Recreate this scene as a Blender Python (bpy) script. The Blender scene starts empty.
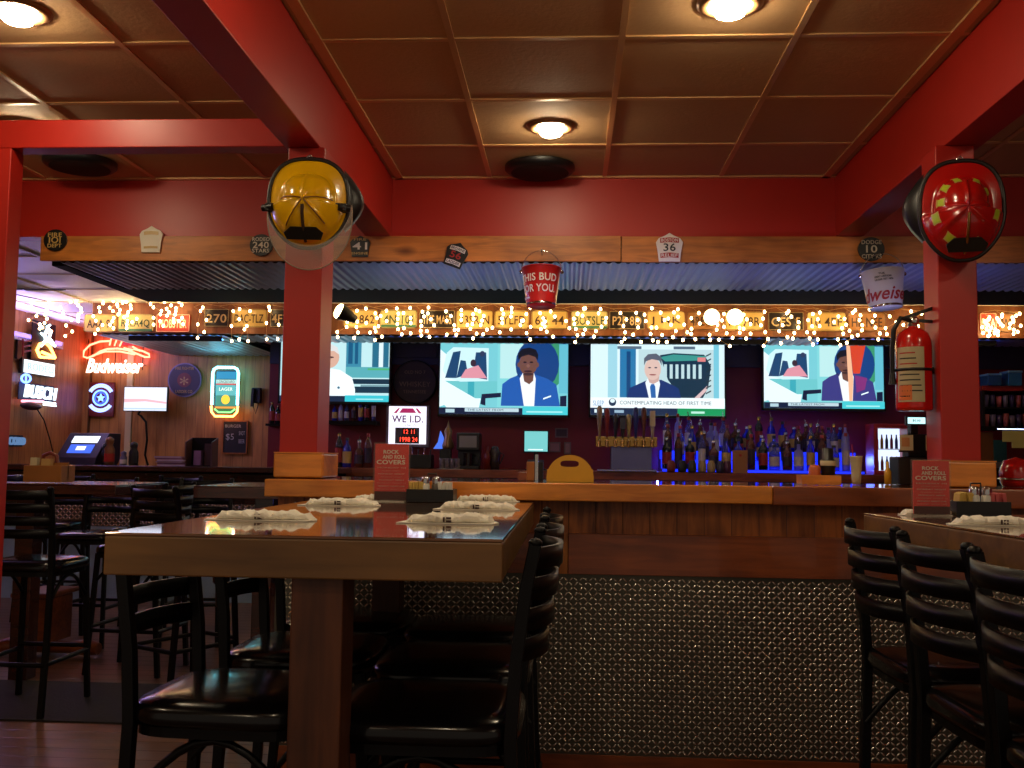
import bpy, math, random
from math import sin, cos, pi, radians as RAD
from mathutils import Vector, Matrix
random.seed(7)
SC = bpy.context.scene
COL = SC.collection
# ------------------------------------------------------------------ camera
F = 980.0
TH, PT, RO = .0585, .0765, .013
CAM = Vector((0, 0, 1.2))
fw = Vector((-sin(TH)*cos(PT), cos(TH)*cos(PT), sin(PT)))
rt0 = Vector((cos(TH), sin(TH), 0)); up0 = rt0.cross(fw)
RT = rt0*cos(RO)+up0*sin(RO); UP = up0*cos(RO)-rt0*sin(RO)
cd = bpy.data.cameras.new('camera'); cam = bpy.data.objects.new('camera', cd); COL.objects.link(cam)
m = Matrix((RT, UP, -fw)).transposed().to_4x4(); m.translation = CAM; cam.matrix_world = m
cd.sensor_width = 36; cd.lens = 36*F/1024; cd.clip_start = .05; cd.clip_end = 60
SC.camera = cam
def at(px, py, Y):
    d = fw+RT*((px-512)/F)-UP*((py-384)/F); return CAM+d*(Y/d.y)
def atz(px, py, Z):
    d = fw+RT*((px-512)/F)-UP*((py-384)/F); return CAM+d*((Z-1.2)/d.z)
# ------------------------------------------------------------------ world, exposure
w = bpy.data.worlds.new('world'); SC.world = w; w.use_nodes = True
w.node_tree.nodes['Background'].inputs[0].default_value = (1, .80, .62, 1)
w.node_tree.nodes['Background'].inputs[1].default_value = .17
SC.view_settings.view_transform = 'Standard'; SC.view_settings.look = 'None'
SC.view_settings.gamma = 1; SC.view_settings.exposure = 0.5
SC.view_settings.use_curve_mapping = False
CAN = 100.0          # ceiling can strength
# coloured area lights; the two just below are added fills
def area(name, loc, rot, sx, sy, col, e, spread=180):
    l = bpy.data.lights.new(name, 'AREA'); l.shape = 'RECTANGLE'; l.size = sx; l.size_y = sy
    l.color = col; l.energy = e; l.spread = RAD(spread)
    o = bpy.data.objects.new(name, l); o.location = loc; o.rotation_euler = rot; COL.objects.link(o); return o
area('purple_fill_light', (-4.78, 7.4, 2.24), (0, -RAD(128), 0), .05, 3.2, (.50, .36, 1), 20)  # added fill that turns the back-room ceiling purple; its source is invented
area('canopy_fill_light', (.6, 4.13, .92), (RAD(134), 0, 0), 3.4, .06, (.34, .36, 1), 3.5, 26)  # added fill behind the bar, brightens the underside of the tin canopy
# ------------------------------------------------------------------ materials
MC = {}
def srgb(c):
    return tuple((x/255/12.92 if x/255 <= .04045 else ((x/255+.055)/1.055)**2.4) for x in c)+(1,)
def mat(name, col, rough=.5, metal=0, var=.12, scale=8, bump=0, coat=0, spec=.5, stretch=None, trans=0, alpha=1):
    if name in MC: return MC[name]
    m = bpy.data.materials.new(name); m.use_nodes = True; nt = m.node_tree; b = nt.nodes['Principled BSDF']
    c = srgb(col)
    b.inputs['Roughness'].default_value = rough; b.inputs['Metallic'].default_value = metal
    b.inputs['Coat Weight'].default_value = coat; b.inputs['Coat Roughness'].default_value = .06
    b.inputs['Specular IOR Level'].default_value = spec
    b.inputs['Transmission Weight'].default_value = trans; b.inputs['Alpha'].default_value = alpha
    tc = nt.nodes.new('ShaderNodeTexCoord'); mp = nt.nodes.new('ShaderNodeMapping')
    nt.links.new(tc.outputs['Object'], mp.inputs[0])
    if stretch: mp.inputs['Scale'].default_value = stretch
    n = nt.nodes.new('ShaderNodeTexNoise'); n.inputs['Scale'].default_value = scale; n.inputs['Detail'].default_value = 5
    nt.links.new(mp.outputs[0], n.inputs[0])
    mx = nt.nodes.new('ShaderNodeMix'); mx.data_type = 'RGBA'
    mx.inputs[6].default_value = tuple(x*(1-var) for x in c[:3])+(1,)
    mx.inputs[7].default_value = tuple(min(1, x*(1+var)) for x in c[:3])+(1,)
    nt.links.new(n.outputs['Fac'], mx.inputs[0]); nt.links.new(mx.outputs[2], b.inputs['Base Color'])
    if bump:
        bp = nt.nodes.new('ShaderNodeBump'); bp.inputs['Strength'].default_value = bump; bp.inputs['Distance'].default_value = .01
        nt.links.new(n.outputs['Fac'], bp.inputs['Height']); nt.links.new(bp.outputs[0], b.inputs['Normal'])
    MC[name] = m; return m
def wood(name, c1, c2, ax='x', scale=3.0, rough=.35, coat=0, plank=None, knots=True, spec=.5):
    if name in MC: return MC[name]
    m = bpy.data.materials.new(name); m.use_nodes = True; nt = m.node_tree; b = nt.nodes['Principled BSDF']
    N = nt.nodes.new; L = nt.links.new
    b.inputs['Roughness'].default_value = rough; b.inputs['Coat Weight'].default_value = coat
    b.inputs['Coat Roughness'].default_value = .04; b.inputs['Specular IOR Level'].default_value = spec
    tc = N('ShaderNodeTexCoord'); mp = N('ShaderNodeMapping'); L(tc.outputs['Object'], mp.inputs[0])
    s = {'x': (.12, 1, 1), 'y': (1, .12, 1), 'z': (1, 1, .12)}[ax]; mp.inputs['Scale'].default_value = s
    n1 = N('ShaderNodeTexNoise'); n1.inputs['Scale'].default_value = scale*12; n1.inputs['Detail'].default_value = 6; n1.inputs['Distortion'].default_value = .8
    L(mp.outputs[0], n1.inputs[0])
    n2 = N('ShaderNodeTexNoise'); n2.inputs['Scale'].default_value = scale*1.2; n2.inputs['Detail'].default_value = 2
    L(tc.outputs['Object'], n2.inputs[0])
    ad = N('ShaderNodeMath'); ad.operation = 'MULTIPLY_ADD'; ad.inputs[1].default_value = .5; L(n2.outputs['Fac'], ad.inputs[0])
    hf = N('ShaderNodeMath'); hf.operation = 'MULTIPLY'; hf.inputs[1].default_value = .5; L(n1.outputs['Fac'], hf.inputs[0]); L(hf.outputs[0], ad.inputs[2])
    cr = N('ShaderNodeValToRGB'); cr.color_ramp.elements[0].position = .36; cr.color_ramp.elements[1].position = .62
    cr.color_ramp.elements[0].color = srgb(c1); cr.color_ramp.elements[1].color = srgb(c2)
    L(ad.outputs[0], cr.inputs[0]); out = cr.outputs[0]
    if knots:
        v = N('ShaderNodeTexVoronoi'); v.inputs['Scale'].default_value = 3.2
        mp2 = N('ShaderNodeMapping'); L(tc.outputs['Object'], mp2.inputs[0])
        mp2.inputs['Scale'].default_value = {'x': (.5, 1, 1), 'y': (1, .5, 1), 'z': (1, 1, .5)}[ax]; L(mp2.outputs[0], v.inputs[0])
        r2 = N('ShaderNodeValToRGB'); r2.color_ramp.elements[0].position = .03; r2.color_ramp.elements[1].position = .12
        r2.color_ramp.elements[0].color = (.25, .18, .15, 1); r2.color_ramp.elements[1].color = (1, 1, 1, 1)
        L(v.outputs['Distance'], r2.inputs[0])
        mx = N('ShaderNodeMix'); mx.data_type = 'RGBA'; mx.blend_type = 'MULTIPLY'; mx.inputs[0].default_value = 1
        L(out, mx.inputs[6]); L(r2.outputs[0], mx.inputs[7]); out = mx.outputs[2]
    if plank:
        wv = N('ShaderNodeTexWave'); wv.bands_direction = plank[0]; wv.wave_profile = 'SAW'; wv.inputs['Scale'].default_value = plank[1]
        L(tc.outputs['Object'], wv.inputs[0])
        r3 = N('ShaderNodeValToRGB'); r3.color_ramp.elements[0].position = 0; r3.color_ramp.elements[1].position = .06
        r3.color_ramp.elements[0].color = (.25, .2, .2, 1); r3.color_ramp.elements[1].color = (1, 1, 1, 1)
        L(wv.outputs['Fac'], r3.inputs[0])
        mx = N('ShaderNodeMix'); mx.data_type = 'RGBA'; mx.blend_type = 'MULTIPLY'; mx.inputs[0].default_value = 1
        L(out, mx.inputs[6]); L(r3.outputs[0], mx.inputs[7]); out = mx.outputs[2]
        bp = N('ShaderNodeBump'); bp.inputs['Strength'].default_value = .5; bp.inputs['Distance'].default_value = .004
        L(r3.outputs[0], bp.inputs['Height']); L(bp.outputs[0], b.inputs['Normal'])
    L(out, b.inputs['Base Color']); MC[name] = m; return m
def emit(name, col, s=1.0):
    if name in MC: return MC[name]
    m = bpy.data.materials.new(name); m.use_nodes = True; b = m.node_tree.nodes['Principled BSDF']
    c = srgb(col); b.inputs['Base Color'].default_value = (.01, .01, .01, 1); b.inputs['Roughness'].default_value = .4
    b.inputs['Emission Color'].default_value = c; b.inputs['Emission Strength'].default_value = s
    MC[name] = m; return m
def E(c, s=1.0): return emit('glow_%02x%02x%02x_%s' % (*c, s), c, s)
red = mat('red_paint', (176, 30, 16), .42, var=.08, scale=5, bump=.05)
redm = mat('maroon_paint', (120, 12, 24), .5, var=.1)
tile = mat('ceiling_tile', (192, 150, 104), .8, var=.06, scale=60, bump=.15)
tbar = mat('ceiling_bar', (215, 170, 115), .35, metal=.3, var=.1)
black = mat('black_metal', (9, 8, 10), .36, metal=.0, var=.2, spec=.22)
blackp = mat('black_plastic', (12, 12, 13), .4)
vinyl = mat('black_vinyl', (9, 8, 11), .2, spec=.3, coat=.15, var=.2)
pine = wood('pine_wood', (186, 102, 30), (236, 148, 54), 'x', rough=.32, coat=.3)
pineZ = wood('pine_wood_upright', (140, 80, 30), (190, 118, 52), 'z', rough=.4)
strip = wood('strip_wood', (150, 84, 26), (210, 126, 46), 'x', rough=.45)
brownX = wood('brown_wood', (104, 46, 18), (156, 78, 34), 'x', rough=.3, coat=.3)
plankZ = wood('plank_wood', (104, 50, 20), (196, 112, 46), 'z', scale=4, rough=.4, plank=('X', 3.3), knots=False)
tableW = wood('table_wood', (98, 62, 36), (140, 92, 54), 'x', rough=.09, coat=1.0, scale=2, knots=False)
tableE = wood('table_edge_wood', (98, 66, 32), (134, 94, 48), 'x', rough=.4, scale=2, knots=False)
postW = wood('post_wood', (62, 30, 16), (100, 54, 28), 'z', rough=.5, knots=False)
darkW = wood('dark_wood', (40, 18, 14), (74, 34, 24), 'x', rough=.25, coat=.5, knots=False)
floorW = wood('floor_wood', (70, 46, 34), (118, 80, 58), 'x', scale=1.6, rough=.3, plank=('Y', 2.6), knots=False)
panelW = wood('panel_wood', (150, 98, 50), (204, 146, 80), 'z', scale=2, rough=.45, plank=('X', 3.2), knots=False)
panelWy = wood('panel_wood_side', (150, 90, 46), (196, 132, 72), 'z', scale=2, rough=.45, plank=('Y', 3.2), knots=False)
boardW = wood('board_wood', (96, 52, 26), (140, 82, 40), 'z', rough=.5)
steel = mat('diamond_steel_dim', (96, 92, 82), .42, metal=1, var=.15, scale=5)  # same plate as the lugs, darkened so their painted glints stand out
chrome = mat('chrome', (200, 200, 200), .15, metal=1)
brass = mat('brass', (190, 150, 80), .25, metal=1)
tin = mat('tin', (160, 162, 180), .34, metal=.6, var=.15, scale=4)
darkc = mat('dark_board', (13, 10, 12), .7, spec=.2)
paper = mat('napkin_paper', (242, 236, 220), .8, var=.04, scale=30, bump=.2)
white = mat('white_paint', (225, 222, 210), .5, var=.04)
cream = mat('cream_paint', (205, 190, 150), .5, var=.06)
mrug = mat('mat_rubber', (26, 22, 22), .75, var=.3, scale=80, bump=.3)
bulbM = emit('bulb_glow', (255, 214, 150), 14)
# ------------------------------------------------------------------ mesh builder
def basis(n, upv=(0, 0, 1)):
    n = Vector(n).normalized(); u = Vector(upv)
    if abs(n.dot(u)) > .98: u = Vector((0, 1, 0))
    x = u.cross(n).normalized(); return x, n.cross(x), n
TXT = {}
def text_data(body, shear=0, bold=0):
    k = (body, shear, bold)
    if k in TXT: return TXT[k]
    c = bpy.data.curves.new('t', 'FONT'); c.body = body; c.size = 1; c.shear = shear; c.offset = bold
    c.extrude = .02; c.resolution_u = 3; c.space_character = 1.05
    o = bpy.data.objects.new('t', c); COL.objects.link(o)
    dg = bpy.context.evaluated_depsgraph_get(); me = bpy.data.meshes.new_from_object(o.evaluated_get(dg))
    vs = [v.co.copy() for v in me.vertices]; fs = [tuple(p.vertices) for p in me.polygons]
    bpy.data.objects.remove(o); bpy.data.meshes.remove(me); bpy.data.curves.remove(c)
    TXT[k] = (vs, fs); return TXT[k]
class MB:
    def __init__(s): s.v = []; s.f = []; s.m = []; s.sm = []; s.mats = []
    def mi(s, m):
        if m not in s.mats: s.mats.append(m)
        return s.mats.index(m)
    def add(s, vs, fs, m, smooth=False):
        b = len(s.v); s.v += [tuple(v) for v in vs]; i = s.mi(m)
        for f in fs: s.f.append(tuple(b+k for k in f)); s.m.append(i); s.sm.append(smooth)
        return s
    def box(s, x0, x1, y0, y1, z0, z1, m):
        vs = [(x, y, z) for x in (x0, x1) for y in (y0, y1) for z in (z0, z1)]
        return s.add(vs, [(0, 1, 3, 2), (4, 6, 7, 5), (0, 4, 5, 1), (2, 3, 7, 6), (0, 2, 6, 4), (1, 5, 7, 3)], m)
    def obox(s, c, ax, ay, az, m):   # oriented box: centre and three half vectors
        c = Vector(c); ax = Vector(ax); ay = Vector(ay); az = Vector(az)
        vs = [c+ax*i+ay*j+az*k for i in (-1, 1) for j in (-1, 1) for k in (-1, 1)]
        return s.add(vs, [(0, 1, 3, 2), (4, 6, 7, 5), (0, 4, 5, 1), (2, 3, 7, 6), (0, 2, 6, 4), (1, 5, 7, 3)], m)
    def cyl(s, p, q, r, m, r2=None, n=16, caps=True):
        p = Vector(p); q = Vector(q); r2 = r if r2 is None else r2; x, y, z = basis(q-p)
        vs = [p+(x*cos(2*pi*i/n)+y*sin(2*pi*i/n))*r for i in range(n)]+[q+(x*cos(2*pi*i/n)+y*sin(2*pi*i/n))*r2 for i in range(n)]
        s.add(vs, [(i, (i+1) % n, n+(i+1) % n, n+i) for i in range(n)], m, True)
        if caps: s.add(vs, [tuple(range(n-1, -1, -1)), tuple(range(n, 2*n))], m)
        return s
    def tube(s, pts, r, m, n=8, closed=False, sq=None):
        pts = [Vector(p) for p in pts]; N = len(pts); vs = []; prev = None
        for i, p in enumerate(pts):
            a = pts[(i-1) % N] if (closed or i) else p; b = pts[(i+1) % N] if (closed or i < N-1) else p
            t = (b-a).normalized()
            if prev is None: x, y, _ = basis(t)
            else:
                x = (prev-t*prev.dot(t)).normalized(); y = t.cross(x)
            prev = x; rr = r[i] if isinstance(r, (list, tuple)) else r
            for k in range(n):
                a_ = 2*pi*(k+.5)/n; vs.append(p+(x*cos(a_)+y*sin(a_))*rr)
        fs = []
        for i in range(N if closed else N-1):
            j = (i+1) % N
            for k in range(n): fs.append((i*n+k, i*n+(k+1) % n, j*n+(k+1) % n, j*n+k))
        s.add(vs, fs, m, n > 4)
        if not closed: s.add(vs, [tuple(range(n-1, -1, -1)), tuple(range((N-1)*n, N*n))], m)
        return s
    def lathe(s, prof, c, m, n=20, ax=(0, 0, 1), arc=None):
        x, y, z = basis(ax); c = Vector(c); vs = []
        a0, a1 = arc or (0, 2*pi); full = arc is None; cnt = n if full else n+1
        for r, h in prof:
            for k in range(cnt):
                a = a0+(a1-a0)*k/n; vs.append(c+x*(r*cos(a))+y*(r*sin(a))+z*h)
        fs = []
        for i in range(len(prof)-1):
            for k in range(n):
                k2 = (k+1) % cnt if full else k+1; fs.append((i*cnt+k, i*cnt+k2, (i+1)*cnt+k2, (i+1)*cnt+k))
        return s.add(vs, fs, m, True)
    def sph(s, c, r, m, n=10, sc=(1, 1, 1)):
        c = Vector(c); vs = []; h = n//2
        for i in range(h+1):
            t = pi*i/h
            for k in range(n): vs.append(c+Vector((r*sc[0]*sin(t)*cos(2*pi*k/n), r*sc[1]*sin(t)*sin(2*pi*k/n), r*sc[2]*cos(t))))
        fs = [(i*n+k, (i+1)*n+k, (i+1)*n+(k+1) % n, i*n+(k+1) % n) for i in range(h) for k in range(n)]
        return s.add(vs, fs, m, True)
    def prism(s, pts, c, x, y, z, m, t):     # 2d outline extruded by t along z, from c
        c = Vector(c); x = Vector(x); y = Vector(y); z = Vector(z); n = len(pts)
        vs = [c+x*a+y*b for a, b in pts]+[c+x*a+y*b+z*t for a, b in pts]
        return s.add(vs, [tuple(range(n-1, -1, -1)), tuple(range(n, 2*n))]+[(i, (i+1) % n, n+(i+1) % n, n+i) for i in range(n)], m)
    def text(s, body, c, w, h, m, x=(1, 0, 0), y=(0, 0, 1), z=(0, -1, 0), shear=0, bold=0, depth=.002):
        vs, fs = text_data(body, shear, bold)
        if not vs: return s
        xs = [v.x for v in vs]; ys = [v.y for v in vs]; W = max(xs)-min(xs); H = max(ys)-min(ys)
        c = Vector(c); x = Vector(x); y = Vector(y); z = Vector(z); k = h/H; kx = (w/W if w else k)
        x0 = (max(xs)+min(xs))/2; y0 = (max(ys)+min(ys))/2
        return s.add([c+x*((v.x-x0)*kx)+y*((v.y-y0)*k)+z*((v.z+.02)/.04*depth) for v in vs], fs, m)
    def build(s, name, parent=None, bev=0, loc=None):
        me = bpy.data.meshes.new(name); me.from_pydata(s.v, [], s.f)
        for m in s.mats: me.materials.append(m)
        me.polygons.foreach_set('material_index', s.m); me.polygons.foreach_set('use_smooth', s.sm); me.update()
        o = bpy.data.objects.new(name, me); COL.objects.link(o)
        if parent: o.parent = parent
        if loc is not None: o.location = loc
        if bev:
            b = o.modifiers.new('bevel', 'BEVEL'); b.width = bev; b.segments = 2; b.limit_method = 'ANGLE'; b.angle_limit = RAD(40)
        return o
def tag(o, label, cat, group=None, kind=None):
    if label: o['label'] = label
    if cat: o['category'] = cat
    if group: o['group'] = group
    if kind: o['kind'] = kind
    return o
def thing(name, label, cat, loc=(0, 0, 0), rz=0, group=None):
    o = bpy.data.objects.new(name, None); COL.objects.link(o); o.location = loc; o.rotation_euler = (0, 0, rz)
    o.empty_display_size = .1
    return tag(o, label, cat, group)
def struct(o): o['kind'] = 'structure'; return o
def dup(root, loc, rz, label, group=None, sc=None):
    def cp(o, par):
        c = o.copy(); COL.objects.link(c)
        if par: c.parent = par
        for ch in list(KIDS.get(o.name, [])): cp(ch, c)
        return c
    KIDS = {}
    for o in bpy.data.objects:
        if o.parent: KIDS.setdefault(o.parent.name, []).append(o)
    r = cp(root, None); r.location = loc; r.rotation_euler = (0, 0, rz)
    if sc: r.scale = sc
    r['label'] = label
    if group: r['group'] = group
    return r
def superell(a, b, n=3.0, k=32, cx=0, cy=0):
    out = []
    for i in range(k):
        t = 2*pi*i/k; c, s_ = cos(t), sin(t)
        out.append((cx+a*math.copysign(abs(c)**(2/n), c), cy+b*math.copysign(abs(s_)**(2/n), s_)))
    return out
def ell(cx, cy, a, b, k=24, t0=0, t1=2*pi):
    return [(cx+a*cos(t0+(t1-t0)*i/k), cy+b*sin(t0+(t1-t0)*i/k)) for i in range(k+(0 if t1-t0 > 6.28 else 1))]
# ================================================================== ROOM SHELL
HC = 2.727; FY = 5.22; ZB = 2.40
struct(MB().box(-5.2, 5.2, -1.4, 9.7, -.05, 0, floorW).build('floor'))
struct(MB().box(-5.2, 5.2, -1.4, FY+.1, HC, HC+.03, tile).build('ceiling'))
g = MB()
for k in range(-7, 9):
    x = -.44+.62*k
    if x in (0,): continue
    g.box(x-.012, x+.012, -1.4, FY, HC-.007, HC-.0005, tbar)
for k in range(-8, 4):
    y = 3.45+.606*k; g.box(-5.2, 5.2, y-.012, y+.012, HC-.006, HC-.0005, tbar)
g.box(-.955, -.915, -1.4, FY, HC-.01, HC-.0005, tbar); g.box(1.335, 1.375, -1.4, FY, HC-.01, HC-.0005, tbar)
g.box(-5.2, 5.2, FY-.03, FY, HC-.01, HC-.0005, tbar)
struct(g.build('trim_1'))
# back-room ceiling
g = MB(); g.box(-5.2, 5.2, FY+.1, 9.7, 2.46, 2.50, white)
for k in range(9): g.box(-5.2, -2.9, 5.4+k*.61, 5.42+k*.61, 2.452, 2.46, cream)
for x in (-4.6, -4.0, -3.4): g.box(x, x+.02, FY+.1, 9.7, 2.452, 2.46, cream)
struct(g.build('ceiling'))
# walls
struct(MB().box(-4.95, -4.87, -1.4, 9.6, 0, 2.73, panelWy).build('wall_left'))
struct(MB().box(5.1, 5.2, -1.4, 9.7, 0, 2.73, red).build('wall_right'))
struct(MB().box(-4.95, -2.80, 9.6, 9.7, 0, 2.47, panelW).build('wall_back'))
struct(MB().box(-2.80, 5.2, 9.0, 9.1, 0, 2.47, redm).box(-2.80, -2.72, 9.1, 9.6, 0, 2.47, redm).build('wall_back'))
struct(MB().box(-5.2, 5.2, FY, FY+.1, ZB, HC, red).build('wall_header'))
# trims on the back walls
g = MB()
xb = at(130, 400, 9.6).x; g.box(xb-.03, xb+.03, 9.575, 9.6, 0, 2.46, cream)
g.box(-4.87, -4.81, 9.55, 9.6, 0, 2.46, panelW)
struct(g.build('trim_2'))
# beams and posts (part of the building)
bx0, bx1 = -1.115, -.975
def beam(x0, x1, y0, y1, z0, z1): return struct(MB().box(x0, x1, y0, y1, z0, z1, red).build('trim_3', bev=.004))
beam(bx0, bx1, -1.4, FY, ZB, HC); beam(1.405, 1.545, -1.4, FY, ZB, HC)
lp = at(0, 148, 3.67); lt = at(0, 123, 3.67)
beam(-4.87, bx0, 3.67, 3.76, lp.z, lt.z+.012)
def post(x0, x1, y0, y1, z0, z1): return struct(MB().box(x0, x1, y0, y1, z0, z1, red).build('trim_4', bev=.004))
BT = 1.118      # bar top height
post(-1.10, -.955, 3.68, 3.86, BT, ZB); post(1.370, 1.513, 3.70, 3.85, BT, ZB)
xl = at(11, 160, 3.67).x; post(xl-.14, xl, 3.67, 3.76, 0, lp.z)
# wooden strip on the header
g = MB(); xs0 = at(43, 240, FY).x; xj = at(621, 250, FY).x
g.box(xs0, xj-.002, FY-.022, FY-.001, 2.262, ZB, strip); g.box(xj+.002, 5.1, FY-.022, FY-.001, 2.258, ZB-.003, strip)
struct(g.build('trim_5', bev=.002))
# tin canopy over the bar
g = MB(); xc0 = -2.83
n = 150; x = xc0
vs = []; step = .052
cols = int((5.1-xc0)/step)
for i in range(cols+1):
    X = xc0+i*step
    for (dx, dz) in ((0, 0), (.013, -.009), (.026, -.009), (.039, 0)):
        vs.append((X+dx, FY, 2.262+dz)); vs.append((X+dx, 6.06, 2.262+dz))
fs = [(2*i, 2*i+2, 2*i+3, 2*i+1) for i in range(len(vs)//2-1)]
g.add(vs, fs, tin)
g.box(xc0, 5.1, FY, 6.06, 2.30, 2.34, darkc)
cano = g.build('tin_canopy'); tag(cano, 'long ribbed tin canopy with blue sheen hanging over the bar', 'canopy')
g = MB(); g.box(xc0-.02, 5.1, 6.06, 6.60, 2.258, 2.30, darkc); g.box(xc0-.10, xc0-.02, FY+.102, 6.60, 2.258, 2.30, darkc); g.box(xc0-.10, xc0-.06, FY+.102, 6.60, 2.30, 2.44, darkc); g.box(xc0-.06, 5.1, 6.55, 6.60, 2.30, 2.44, darkc)
g.build('edge_board', cano)
# licence-plate board and the soffit behind it
PX0 = -3.98; PY = 7.9
struct(MB().box(PX0, 5.1, PY, PY+.05, 2.205, 2.459, boardW).build('trim_6'))
def soffit(X0, X1, Y1, label):
    g = MB(); vs = []; step = .075
    for i in range(int((X1-X0)/step)):
        X = X0+i*step
        for dx, dz in ((0, 0), (.02, -.01), (.055, -.01)): vs.append((X+dx, PY+.052, 2.205+dz)); vs.append((X+dx, Y1, 2.205+dz))
    g.add(vs, [(2*i, 2*i+2, 2*i+3, 2*i+1) for i in range(len(vs)//2-1)], tin); g.box(X0, X1, PY+.052, Y1, 2.225, 2.25, darkc)
    tag(g.build('tin_soffit'), label, 'soffit')
soffit(PX0, -2.83, 9.59, 'ribbed tin soffit glowing blue behind the left end of the plate board')
soffit(-2.82, 5.05, 8.42, 'ribbed tin soffit running above the televisions behind the plate board')
struct(MB().box(-2.79, 5.05, 8.955, 8.999, 2.06, 2.45, mat('grey_band', (44, 40, 58), .5)).build('trim_7'))
for x0, x1, lab in ((-3.7, -2.9, 'cyan led strip behind the plate board above the neon beer can'), (-1.6, 1.6, 'blue led strip behind the plate board above the middle televisions'), (2.0, 3.4, 'blue led strip behind the plate board left of the right post')):
    t = thing('light_strip', lab, 'led strip', ((x0+x1)/2, PY+.10, 2.165), 0, 'led strips behind the plate board'); w_ = (x1-x0)/2
    MB().box(-w_, w_, -.012, .012, -.004, .004, E((60, 140, 255), 14) if x0 < -3 else E((50, 90, 255), 9)).build('strip', t)
    g = MB(); g.box(-w_, w_, -.02, -.0125, -.012, .029, darkc); g.box(-w_, w_, -.0125, .02, -.012, -.0045, darkc); g.build('channel', t)
# ================================================================== BAR
bar = thing('bar_counter', 'long wooden bar with pine top edge and diamond plate steel front', 'bar', (0, 3.52, 0))
def B(mb, name, bev=0, parent=bar):
    o = mb.build(name, parent, bev); o.matrix_parent_inverse = bar.matrix_basis.inverted() if parent is bar else o.matrix_parent_inverse; return o
bar_inv = Matrix.Translation((0, -3.52, 0))
def BP(mb, name, bev=0):
    o = mb.build(name, bar, bev); o.matrix_parent_inverse = bar_inv; return o
XL = -1.065; XR = 4.2
BP(MB().box(XL, XR, 3.44, 4.08, 1.075, BT, wood('bar_top_wood', (110, 60, 30), (170, 100, 50), 'x', rough=.12, coat=1, knots=False)), 'counter_top')
xn = at(773, 490, 3.4).x
BP(MB().box(XL, xn-.001, 3.40, 3.44, 1.058, BT+.001, pine), 'edge_board', .004)
BP(MB().box(xn+.001, XR, 3.40, 3.44, 1.055, BT+.001, brownX), 'edge_board', .004)
BP(MB().box(XL+.02, XR, 3.52, 3.98, .0, 1.075, darkc), 'body')
BP(MB().box(XL+.02, XR, 3.505, 3.52, .93, 1.058, plankZ), 'upper_panel')
xa = at(568, 550, 3.5).x
BP(MB().box(XL+.02, xa-.10, 3.49, 3.505, .80, .942, brownX), 'rail_board', .002)
BP(MB().box(xa-.095, xa-.001, 3.495, 3.505, .80, .942, pineZ), 'joint_block')
BP(MB().box(xa+.001, XR, 3.485, 3.505, .80, .942, brownX), 'rail_board', .002)
BP(MB().box(XL+.02, XR, 3.495, 3.519, .0, .18, brownX), 'base_board')
lugLitM = mat('diamond_lug_lit', (220, 214, 200), .27, metal=1)  # lugs lighter than their sheet, ceiling-light glints put into the colour
BP(MB().box(-1.1, 2.3, 4.081, 4.10, .88, .95, darkc), 'fill_channel')  # invented housing for the added canopy fill light
BP(MB().box(-1.1, 2.3, 4.1005, 4.106, .90, .93, E((120, 125, 255), 2)), 'light_strip')  # invented glowing face that goes with the added canopy fill
def lugs(g, x0, x1, z0, z1, y, pitch=.0345, ln=.0108, wd=.0033, ht=.0034, m=None):
    j = 0; z = z0+pitch/4
    while z < z1-.005:
        i = 0; xx = x0+pitch/4
        while xx < x1-.005:
            m = lugLitM
            sgn = 1 if (i+j) % 2 else -1
            d = Vector((cos(pi/4)*sgn, 0, sin(pi/4))); p = Vector((-d.z, 0, d.x)); c = Vector((xx, y, z)); o = Vector((0, -ht, 0))
            vs = [c-d*ln, c-d*ln*.35-p*wd, c+d*ln*.35-p*wd, c+d*ln, c+d*ln*.35+p*wd, c-d*ln*.35+p*wd, c-d*ln*.45+o, c+d*ln*.45+o]
            g.add(vs, [(0, 1, 6), (1, 2, 7, 6), (2, 3, 7), (3, 4, 7), (4, 5, 6, 7), (5, 0, 6)], m, True)
            xx += pitch/2; i += 1
        z += pitch/2; j += 1
g = MB(); g.box(XL+.02, 2.4, 3.503, 3.519, .18, .80, steel); lugs(g, XL+.05, 2.0, .185, .80, 3.5031)
BP(g, 'diamond_plate')
# wooden boxes at the foot of the posts
for (x0, x1, y0, lab) in ((-1.113, -.926, 3.655, 'square pine box around the foot of the post left of the table'), (1.34, 1.55, 3.66, 'square pine box around the foot of the right post behind the caddy')):
    t = thing('post_base_box', lab, 'post base', ((x0+x1)/2, y0+.1, BT))
    g = MB(); hx = (x1-x0)/2
    g.box(-hx, hx, -.1, -.082, .002, .093, pine); g.box(-hx, -hx+.018, -.082, .14, .002, .093, pine); g.box(hx-.018, hx, -.082, .14, .002, .093, pine)
    g.box(-hx, hx, .14, .158, .002, .093, pine); g.build('casing', t, .006)
    # four-piece frame on top leaves the post standing through
    g = MB(); g.box(-hx, hx, -.1, -.068, .093, .098, pine); g.box(-hx, hx, .13, .158, .093, .098, pine)
    g.box(-hx, -hx+.028, -.068, .13, .093, .098, pine); g.box(hx-.028, hx, -.068, .13, .093, .098, pine); g.build('cap', t)
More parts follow.
